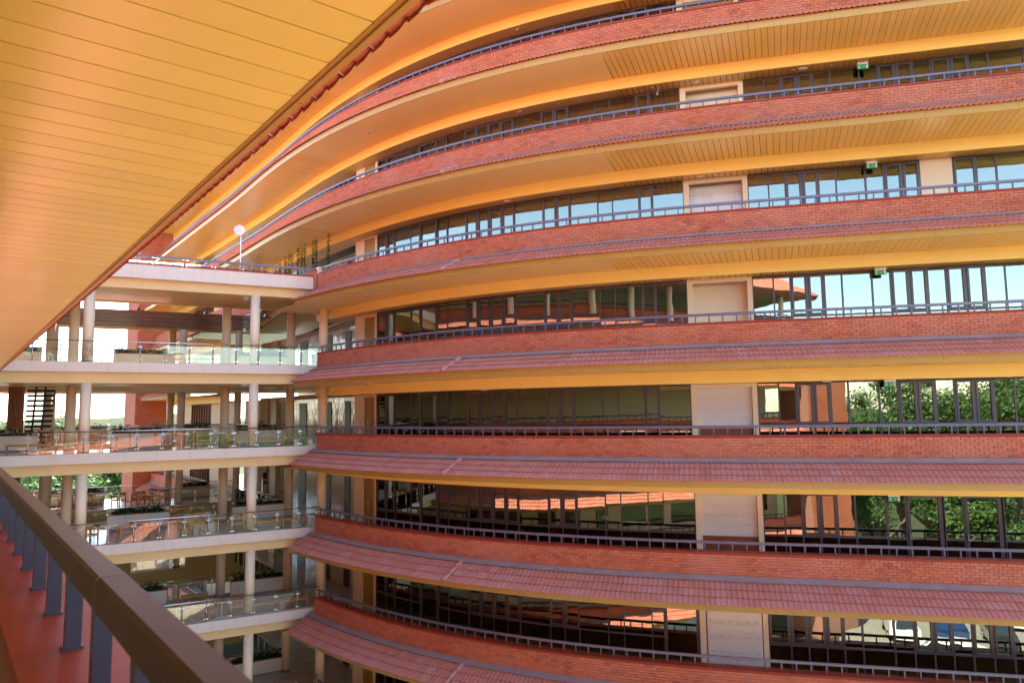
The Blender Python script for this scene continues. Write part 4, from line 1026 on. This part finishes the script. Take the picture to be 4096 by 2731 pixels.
# ------------------------------------------------------------------ ceiling and wall fittings
def fittings():
    # exit signs
    def exit_sign(s, L, label):
        t = thing('exit_sign', label, 'exit sign', 'green running man exit signs')
        zc = H[L+1]-2.252; M = CW.M(s, -1.28, zc)
        m = MB(); m.box(-.17, .17, -.03, .03, -.075, 0); o = m.build('housing', WHITE, t); o.matrix_world = M
        m = MB(); m.box(-.18, .18, -.006, .006, -.235, -.075); o = m.build('panel', GREEN, t); o.matrix_world = M
        m = MB(); y = -.0085
        def quad(a, b, c, d): m.add([(p[0], y, p[1]) for p in (a, b, c, d)], [(0, 1, 2, 3)])
        # running man
        quad((-.115, -.112), (-.095, -.112), (-.095, -.094), (-.115, -.094))
        quad((-.135, -.165), (-.110, -.160), (-.098, -.118), (-.122, -.120))
        quad((-.150, -.128), (-.146, -.120), (-.118, -.122), (-.120, -.132))
        quad((-.100, -.125), (-.096, -.133), (-.072, -.150), (-.070, -.142))
        quad((-.136, -.165), (-.122, -.162), (-.142, -.200), (-.160, -.200)); quad((-.160, -.190), (-.160, -.200), (-.185+.02, -.200), (-.165, -.190))
        quad((-.125, -.165), (-.112, -.160), (-.088, -.185), (-.098, -.195)); quad((-.088, -.185), (-.098, -.19), (-.098, -.218), (-.086, -.218))
        # arrow
        quad((-.02, -.150), (.045, -.150), (.045, -.162), (-.02, -.162)); m.add([(.03, y, -.128), (.07, y, -.156), (.03, y, -.184)], [(0, 2, 1)]); m.add([(.03, y, -.128), (.07, y, -.156), (.03, y, -.184)], [(0, 1, 2)])
        # door
        quad((.105, -.215), (.15, -.215), (.15, -.095), (.105, -.095))
        o = m.build('pictogram', WHITE, t); o.matrix_world = M
    for L, s in ((3, 24.0), (2, 24.08), (1, 24.13), (0, 24.2), (-1, 24.1)):
        exit_sign(s, L, 'green exit sign with running man and arrow hanging above ' + BAND[L])
    def small_exit(pos, rz, label):
        t = thing('exit_sign', label, 'exit sign'); M = Matrix.Translation(pos) @ Matrix.Rotation(rz, 4, 'Z')
        m = MB(); m.box(-.15, .15, -.02, .02, -.06, 0); o = m.build('housing', WHITE, t); o.matrix_world = M
        m = MB(); m.box(-.15, .15, -.005, .005, -.2, -.06); o = m.build('panel', GREEN, t); o.matrix_world = M
        m = MB(); m.add([(x, -.008, z) for x, z in ((-.09, -.17), (-.06, -.17), (-.06, -.09), (-.09, -.09))], [(0, 1, 2, 3)]); m.add([(x, -.008, z) for x, z in ((0, -.14), (.08, -.14), (.08, -.12), (0, -.12))], [(0, 1, 2, 3)]); o = m.build('pictogram', WHITE, t); o.matrix_world = M
    small_exit(CW.W(-.9, -2.2, H[3]-2.0), theta(0)+.5, 'small green exit sign above the brick parapet end, right of the hanging plants')
    small_exit(CW.W(-1.2, -2.6, H[1]-2.0), theta(0)+.5, 'small green exit sign in front of the white tiled wall at eye level')
    small_exit(CW.W(-.8, -2.5, H[0]-2.0), theta(0)+.5, 'small green exit sign in front of the white tiled wall, one storey below eye level')
    # dome cameras, downlights
    def dome(q, label):
        t = thing('dome_camera', label, 'camera', 'small dome cameras', q)
        m = MB(); m.lathe([(.055, 0), (.06, -.05), (.04, -.06)][::-1], 16); m.build('housing', WHITE, t, True)
        m = MB(); m.lathe([(.002, -.095), (.025, -.088), (.038, -.07), (.04, -.06)], 16); m.build('lens_dome', DKGREY, t, True)
    for L in (4, 3, 2, 1): dome(CW.W(4.5, .2, H[L]-1.847), 'small white dome camera under the overhang below ' + BAND[L])
    for L, s in ((3, -2.2), (4, -14)): dome(CW.W(s, -1.2, H[L]-2.25), 'small white dome camera left of the bridge roof, below ' + BAND[L])
    for L in (1, 0): dome(Bp(-.4, 2.6, (H[L+1]-1.72) if L < 1 else H[2]-1.34), 'small white dome camera beside the corner column, above ' + BAND[L])
    def down(q, label, r=.055):
        t = thing('downlight', label, 'downlight', 'round ceiling downlights', q)
        m = MB(); m.lathe([(r, -.012), (r, .0)], 18); m.build('bezel', WHITE, t, True)
        m = MB(); m.lathe([(r*.6, -.014), (r*.6, -.0125)], 14); m.build('lamp', CLAMP, t)
    words = 'first second third fourth fifth sixth seventh eighth ninth tenth'.split()
    for L in (5, 4, 3, 2, 1):
        for i, s in enumerate((5.2, 8.2, 11.5, 13.2, 16.9, 18.5, 21.8, 23.0, 27.6)):
            big = i in (2, 5)
            down(CW.W(s, -1.25, H[L]-2.2535), ('wide round speaker' if big else 'small round downlight') + ', %s from the left, in the ceiling below %s' % (words[i], BAND[L]), .1 if big else .045)
    # smoke / wifi boxes
    for L, s in ((3, 22.1), (2, 10.9), (0, 22.3), (0, 9.7), (-1, 9.5)):
        t = thing('access_point', 'white wireless unit on the walkway ceiling below %s, near the %s' % (BAND[L+1], 'niche' if s > 15 else 'curve'), 'wireless unit'); M = CW.M(s, -1.25, H[L+1]-2.253)
        m = MB(); m.hexa([(-.12, -.08, -.035), (.12, -.08, -.035), (.12, .08, -.035), (-.12, .08, -.035), (-.14, -.1, 0), (.14, -.1, 0), (.14, .1, 0), (-.14, .1, 0)]); o = m.build('casing', WHITE, t); o.matrix_world = M
    # dangling cable
    M0 = CW.W(17.1, -1.2, H[4]-2.25)
    m = MB(); pts = [M0+Vector((.02*sin(k*1.3), 0, -.03*k)) for k in range(9)]
    for a, b in zip(pts[:-1], pts[1:]): m.tube(a, b, .006, None, 6)
    for k in range(10): m.tube(pts[-1]+Vector((.04*cos(k*.63), 0, -.04+.04*sin(k*.63))), pts[-1]+Vector((.04*cos((k+1)*.63), 0, -.04+.04*sin((k+1)*.63))), .009, None, 6)
    tag(m.build('loose_cable', WHITE), 'short loose white cable coiled below the ceiling above the second brick band', 'cable')
    # brown counter in the storey at the bottom edge
    t = thing('reception_counter', 'dark red wooden counter top at the bottom edge of the picture behind the eave', 'counter')
    m = MB(); sweep(m, CW, 4.2, 7.0, rect(-1.35, -.8, H[-3]-1.0, H[-3]+.15), .4); m.build('counter_body', DWOOD, t)
fittings()

# ------------------------------------------------------------------ the camera's own wing (straight)
A0, A1 = -10.0, 58.0
def wing_a():
    hA = {2: 6.9, 1: 3.25, 0: -.38, -1: -4.05, -2: -7.6, -3: -11.5}
    for L in (2, 1, 0, -1, -2, -3):
        h = hA[L]; own = L == 0
        nm = {2: 'third storey up', 1: 'storey above the viewer', 0: "viewer's own storey", -1: 'storey below the viewer', -2: 'two storeys below the viewer', -3: 'three storeys below the viewer'}[L]
        t = thing('near_parapet', 'wide red painted coping and brick parapet of the near wing, ' + nm, 'brick parapet', 'parapets of the near wing')
        c = MB(); sweep(c, AW, A0, A1, [(-.15, h-.385), (-.15, h-.315), (.26, h-.315), (.28, h-.33), (.28, h-.385)], 60); c.build('coping', CAP, t)
        c = MB(); sweep(c, AW, A0, A1, rect(-.12, .182, h-1.08, h-.386), 60); c.build('mortar_core', MORTAR, t)
        bricks_on(t, AW, A0, A1 if L else 26, .196, h-1.08, h-.388, None, parts=False)
        if own:
            pass
        rl = railing(AW, h, A0, A1, ('thick bronze brown handrail on dark posts right in front of the viewer' if own else 'steel handrail of the near wing, ' + nm), group='railings of the near wing', near=True, pitch=.486, ph=.39)
        if own:
            for sw in (1.98, 8.0):
                m = MB(); sweep(m, AW, sw, sw+.012, [(-.0365, h-.08), (-.0365, h-.008), (-.028, h+.0015), (.028, h+.0015), (.0365, h-.008), (.0365, h-.08)], 1); m.build('weld_seam', STEEL if 0 else FLASH, rl)
        skirt(AWN if L == 1 else AW, h, A0, A1, 'terracotta tile eave of the near wing, ' + nm, [x*3.0 for x in range(-3, 11)], (), group='tile eaves of the near wing', tile_parts=((-2, 12) if L == 1 else None), bot=((1.368, -1.682) if L == 1 else (1.34, -1.66)))
        zs = h-1.845
        if L == 1:
            ct = thing('near_ceiling', 'large glossy tan plank ceiling over the viewer, top left', 'ceiling')
            c = MB(); sweep(c, AWN, A0, A1, rect(-4.0, 1.155, zs+.02, zs+.03), 60); c.build('ceiling_backing', GAPM, ct)
            c = MB(); sweep(c, AWN, A0, A1, rect(1.135, 1.155, zs-.004, zs+.02), 60); c.build('edge_trim', FASC, ct)
            me = None; dirp = -AN; # boards run towards the viewer
            # skew: from outer edge point go inward along dirp
            sk = dirp*5.1
            step = .19; s = A0+.062
            while s < A1+4:
                q = [AWN.W(s+.005, 1.134, zs), AWN.W(s+step-.005, 1.134, zs)]; q += [q[1]+sk, q[0]+sk]
                if me is None:
                    mb = MB(); mb.hexa([x-q[0] for x in q]+[x-q[0]+Vector((0, 0, .012)) for x in q]); me = mb.mesh('ceiling_plank', PLANKCOMP)
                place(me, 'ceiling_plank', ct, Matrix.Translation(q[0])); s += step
        else:
            c = MB(); sweep(c, AW, A0, A1, rect(-4, 1.155, zs, zs+.02), 60); o = c.build('near_soffit', PLANK); tag(o, 'tan soffit of the near wing, ' + nm, 'ceiling', 'soffits of the near wing')
        c = MB(); sweep(c, AW, A0, A1, rect(-8, .18, h-1.2, h-1.06), 60); c.build('walkway_floor', FLOORM, kind='structure')
        if L < 2:
            c = MB(); sweep(c, AW, A0, A1, rect(-2.3 if L else -3.9, -2.2 if L else -3.8, h-1.06, h+2.0), 60); o = c.build('near_wall', CREAM if L else CREAM); tag(o, 'cream inner wall of the near wing, ' + nm, 'wall', 'walls of the near wing')
            for k in range(12 if L else 0):
                s = A0+1+k*3.4
                w = MB(); w.mat(FRAME); sweep(w, AW, s, s+2.4, rect(-2.2, -2.16, h-.1, h+1.4), 3); w.mat(PANE); sweep(w, AW, s+.06, s+2.34, rect(-2.16, -2.15, h-.04, h+1.34), 3)
                tag(w.build('near_window', None), 'window of the near wing, %s from the tower, %s' % ('first second third fourth fifth sixth seventh eighth ninth tenth eleventh twelfth'.split()[k], nm), 'window', 'windows of the near wing')
    # roof over the near wing
    h = hA[2]; t = thing('near_roof', 'long pitched terracotta tile roof of the near wing, seen reflected in the windows', 'roof')
    M = MB()
    ang = radians(27); L_ = 7.0; nc = 21; cl = L_/nc
    c = MB(); z0 = h+1.55
    sweep(c, AW, A0-1.2, A1, [(1.4, z0-.1), (1.4, z0), (1.4-L_*cos(ang), z0+L_*sin(ang)-.03), (1.4-L_*cos(ang)-6.5, z0-.5), (1.2, z0-.25)], 60); c.build('roof_body', DWOOD, t)
    s = A0-1.1
    while s < A1:
        for k in range(nc):
            dist = cl*(k+.5); splice(M, TMB, AW.M(s, 1.43-dist*cos(ang), z0+dist*sin(ang)+.02, 0) @ Matrix.Rotation(ang, 4, 'X') @ Matrix.Diagonal((1.0, cl*1.12/TL, 1, 1)))
        s += TW
    M.build('roof_tiling', None, t, kind='stuff')
    for k in range(9):
        q = AW.W(A0+1+k*4.6, .3, h-1.0); t2 = thing('round_column', 'cream column under the near roof, %s from the tower' % 'first second third fourth fifth sixth seventh eighth ninth'.split()[k], 'column', 'columns of the near wing', q)
        m = MB(); m.lathe([(.2, 0), (.2, 2.4)], 20); m.build('shaft', COLP, t2)
    # tower at the open end
    t = thing('near_tower', 'tall brick tower ending the near wing, seen reflected in windows at right', 'tower')
    c = MB(); sweep(c, AW, -13.6, -10.05, rect(-1.6, 1.5, -EYE, 6.0), 4); c.build('mortar_core', MORTAR, t)
    bricks_on(t, AW, -13.6, -10.05, 1.514, -EYE+4, 6.0, None, parts=False)
wing_a()

# ------------------------------------------------------------------ trees, cars, far houses
def tree(x, y, z, hgt, rad, label, seed, group='trees around the building', dens=1.0, lm=None):
    rr = random.Random(seed); t = thing('broadleaf_tree', label, 'tree', group, (x, y, z))
    m = MB(); tr = hgt*.022+.05; top = Vector((rr.uniform(-.3, .3), rr.uniform(-.3, .3), hgt*.34)); m.tube((0, 0, 0), top, tr, tr*.6, 8); cl = []
    nl = 13
    for i in range(nl):
        a = 2*pi*i/nl+rr.uniform(-.3, .3); e = rr.uniform(-.1, 1.25); r = rad*rr.uniform(.5, .95)
        p = top+Vector((cos(a)*cos(e)*r, sin(a)*cos(e)*r, sin(e)*(hgt*.45)+.1*hgt)); m.tube(top*rr.uniform(.6, 1), p, tr*.35, tr*.08, 6); cl.append((p, rad*rr.uniform(.3, .5)))
        for j in range(3):
            q = p+Vector((rr.uniform(-1, 1), rr.uniform(-1, 1), rr.uniform(-.6, .9)))*rad*.38; m.tube(p.lerp(top, .3), q, tr*.12, tr*.04, 5); cl.append((q, rad*rr.uniform(.18, .34)))
    m.build('trunk', BARK, t)
    g = MB(); ls = .13 if dens > 1 else .2
    for c, r in cl:
        for k in range(int(150*dens)):
            v = Vector((rr.gauss(0, 1), rr.gauss(0, 1), rr.gauss(0, 1))).normalized()*r*rr.uniform(.35, 1.08); v.z *= .75; q = c+v
            n = (v.normalized()+Vector((rr.uniform(-.7, .7), rr.uniform(-.7, .7), rr.uniform(-.2, .9)))).normalized(); a = n.orthogonal().normalized(); b = n.cross(a); l = ls*rr.uniform(.6, 1.5)
            g.add([q-a*l, q-b*l*.6, q+a*l, q+b*l*.6], [(0, 1, 2, 3)])
    g.build('crown', lm or LEAFT, t); return t
def car(x, y, rz, col, label, kind=0):
    t = thing('parked_car', label, 'car', 'cars parked beyond the near tower', (x, y, .01), rz)
    prof = [(-2.1, .35), (-2.15, .7), (-1.95, .95), (-1.35, 1.02), (-.75, 1.45), (.85, 1.5), (1.65, 1.15), (2.05, 1.05), (2.15, .75), (2.12, .35)] if kind == 0 else [(-2.25, .35), (-2.3, .8), (-2.1, 1.05), (-1.2, 1.12), (-.6, 1.7), (2.0, 1.72), (2.2, 1.1), (2.25, .4)]
    m = MB(); n = len(prof); wd = lambda z: .86 if z < 1.1 else .86-(z-1.1)*.5
    vs = [(px, -wd(pz), pz) for px, pz in prof]+[(px, wd(pz), pz) for px, pz in prof]
    m.add(vs, [tuple(range(n)), tuple(range(2*n-1, n-1, -1))]+[(i, n+i, n+(i+1) % n, (i+1) % n) for i in range(n)]); m.build('body', col, t)
    zt = 1.4 if kind == 0 else 1.6; a, b = (-.95, 1.05) if kind == 0 else (-.6, 1.95)
    for sy in (-1, 1):
        y1 = sy*(.865); y2 = sy*(wd(zt)+.008)
        m = MB(); q = [(a-.2, y1-sy*.005, 1.08), (b+.15, y1-sy*.005, 1.08), (b-.15, y2, zt), (a+.25, y2, zt)]; m.add(q if sy < 0 else q[::-1], [(0, 1, 2, 3)]); m.build('side_window', CARGL, t)
    for sx, x0, x1 in ((0, -1.33, -.78), (1, 1.62, .9)) if kind == 0 else ((0, -1.18, -.64), (1, 2.2, 2.02)):
        z0, z1 = 1.06, (1.42 if kind == 0 else 1.64); e = -.03 if sx == 0 else .03
        m = MB(); m.add([(x0+e, -.72, z0), (x0+e, .72, z0), (x1+e, .6, z1), (x1+e, -.6, z1)], [(0, 1, 2, 3)]); m.build('windscreen', CARGL, t)
    for wx in (-1.35, 1.35):
        for sy in (-1, 1):
            m = MB(); m.tube((wx, sy*.70, .33), (wx, sy*.885, .33), .33, None, 20); w = m.build('wheel', RUBBER, t)
            m = MB(); m.tube((wx, sy*.885, .33), (wx, sy*.895, .33), .2, None, 14); m.build('rim', CLAMP, w)
def surroundings():
    # trees and cars at the open right side (behind the viewer), reflected in the windows
    spec = [(11.5, -19, 15, 4.5), (16, -24, 19, 5.5), (21, -20, 15, 4.8), (27, -26, 20, 6), (33, -22, 17, 5.5), (39, -28, 19, 6), (14, -32, 20, 6), (23, -34, 21, 6.5), (45, -24, 16, 5.5), (52, -30, 18, 6), (18, -15.5, 12, 3.6), (30, -16, 12, 4), (9.5, -27, 17, 5)]
    ad = 'first second third fourth fifth sixth seventh eighth ninth tenth eleventh twelfth thirteenth'.split()
    for i, (x, y, hg, r) in enumerate(spec): tree(x, y, 0, hg, r, 'feathery green tree beyond the car park, %s of the reflected row' % ad[i], 40+i, 'trees beyond the car park', 1.9)
    rr = random.Random(3); g = MB()
    for k in range(26000):
        x = rr.uniform(8, 62); y = -17.5-rr.random()*3-2*sin(x*.4); zz = rr.random()**.8*(3.2+1.5*sin(x*.9)+sin(x*2.3)); l = rr.uniform(.08, .2)
        a = Vector((rr.uniform(-1, 1), rr.uniform(-1, 1), rr.uniform(-1, 1))).normalized(); b = a.orthogonal().normalized(); q = Vector((x, y, zz)); g.add([q-a*l, q-b*l*.6, q+a*l, q+b*l*.6], [(0, 1, 2, 3)])
    o = g.build('shrubbery', LEAFT, kind='stuff'); o['label'] = 'dense green shrubbery behind the parked cars, seen reflected'; o['category'] = 'shrubs'
    cols = [('white', m_carpaint('white car paint', (.75, .75, .75))), ('dark blue', m_carpaint('dark blue car paint', (.01, .03, .10))), ('silver', m_carpaint('silver car paint', (.35, .37, .4))), ('black', m_carpaint('black car paint', (.01, .01, .012)))]
    for i, (x, y, rz, c, k) in enumerate(((12.5, -9.5, 1.45, 0, 1), (15.5, -9.8, 1.5, 1, 0), (18.5, -9.6, 1.48, 3, 1), (21.5, -9.9, 1.5, 2, 0), (25, -9.6, 1.52, 0, 1), (28, -9.8, 1.5, 3, 0), (20, -14.5, .1, 0, 0), (26, -14.6, .05, 2, 1), (15, -4.5, .3, 0, 0))):
        car(x, y, rz, cols[c][1], '%s parked %s beyond the near tower, %s of the row' % (cols[c][0], 'estate car' if k else 'saloon car', ad[i]), k)
    # trees seen through the bridge, far left
    far = [(-62, 96, 14.5, 6), (-52, 88, 15, 6), (-70, 104, 16, 7), (-78, 98, 15.5, 6.5), (-86, 110, 17, 7), (-47, 92, 13.5, 5), (-95, 105, 16, 7), (-58, 112, 15, 6), (-66, 118, 15.5, 7), (-104, 120, 18, 8), (-75, 125, 15, 7), (-50, 78, 12.5, 5), (-43, 70, 10.5, 4)]
    for i, (x, y, hg, r) in enumerate(far): tree(x, y, 0, hg, r, 'bushy green tree far beyond the bridge at the left, %s' % ad[i], 90+i, 'trees beyond the bridge', .8)
    for i, (x, y, w, d, hh) in enumerate(((-56, 84, 12, 8, 5.5), (-72, 90, 14, 9, 6.5), (-45, 82, 9, 7, 5), (-90, 130, 16, 10, 9))):
        t = thing('distant_house', '%s pale house with tiled roof beyond the bridge' % ('first second third fourth fifth sixth'.split()[i]), 'house', 'houses beyond the bridge', (x, y, 0), .5)
        m = MB(); m.box(-w/2, w/2, -d/2, d/2, 0, hh); m.build('wall', CREAM, t)
        m = MB(); m.add([(-w/2-.5, -d/2-.5, hh), (w/2+.5, -d/2-.5, hh), (w/2+.5, d/2+.5, hh), (-w/2-.5, d/2+.5, hh), (-w/2+d/2, 0, hh+d*.3), (w/2-d/2, 0, hh+d*.3)], [(0, 1, 5, 4), (1, 2, 5), (2, 3, 4, 5), (3, 0, 4), (3, 2, 1, 0)]); m.build('roof', PEARL if i % 2 == 0 else TILE, t)
        for k in range(int(w/2.6)):
            for q in range(max(1, int(hh/3))):
                m = MB(); x0 = -w/2+1+k*2.6; m.box(x0, x0+1.2, -d/2-.03, -d/2+.02, 1+q*3, 2.3+q*3); m.build('window', CARGL, t)
    # low hills on the horizon
    m = MB(); n = 60; vs = []
    for i in range(n+1):
        a = radians(-75+i*70/n); r = 900; hh = 13+5*sin(i*.35)+3*sin(i*.9+1); vs += [(sin(a)*r, cos(a)*r, 0), (sin(a)*(r+60), cos(a)*(r+60), hh), (sin(a)*(r+400), cos(a)*(r+400), 0)]
    m.add(vs, [(3*i+j, 3*i+3+j, 3*i+4+j, 3*i+1+j) for i in range(n) for j in range(2)]); m.build('hills', GRASS, kind='structure')
surroundings()
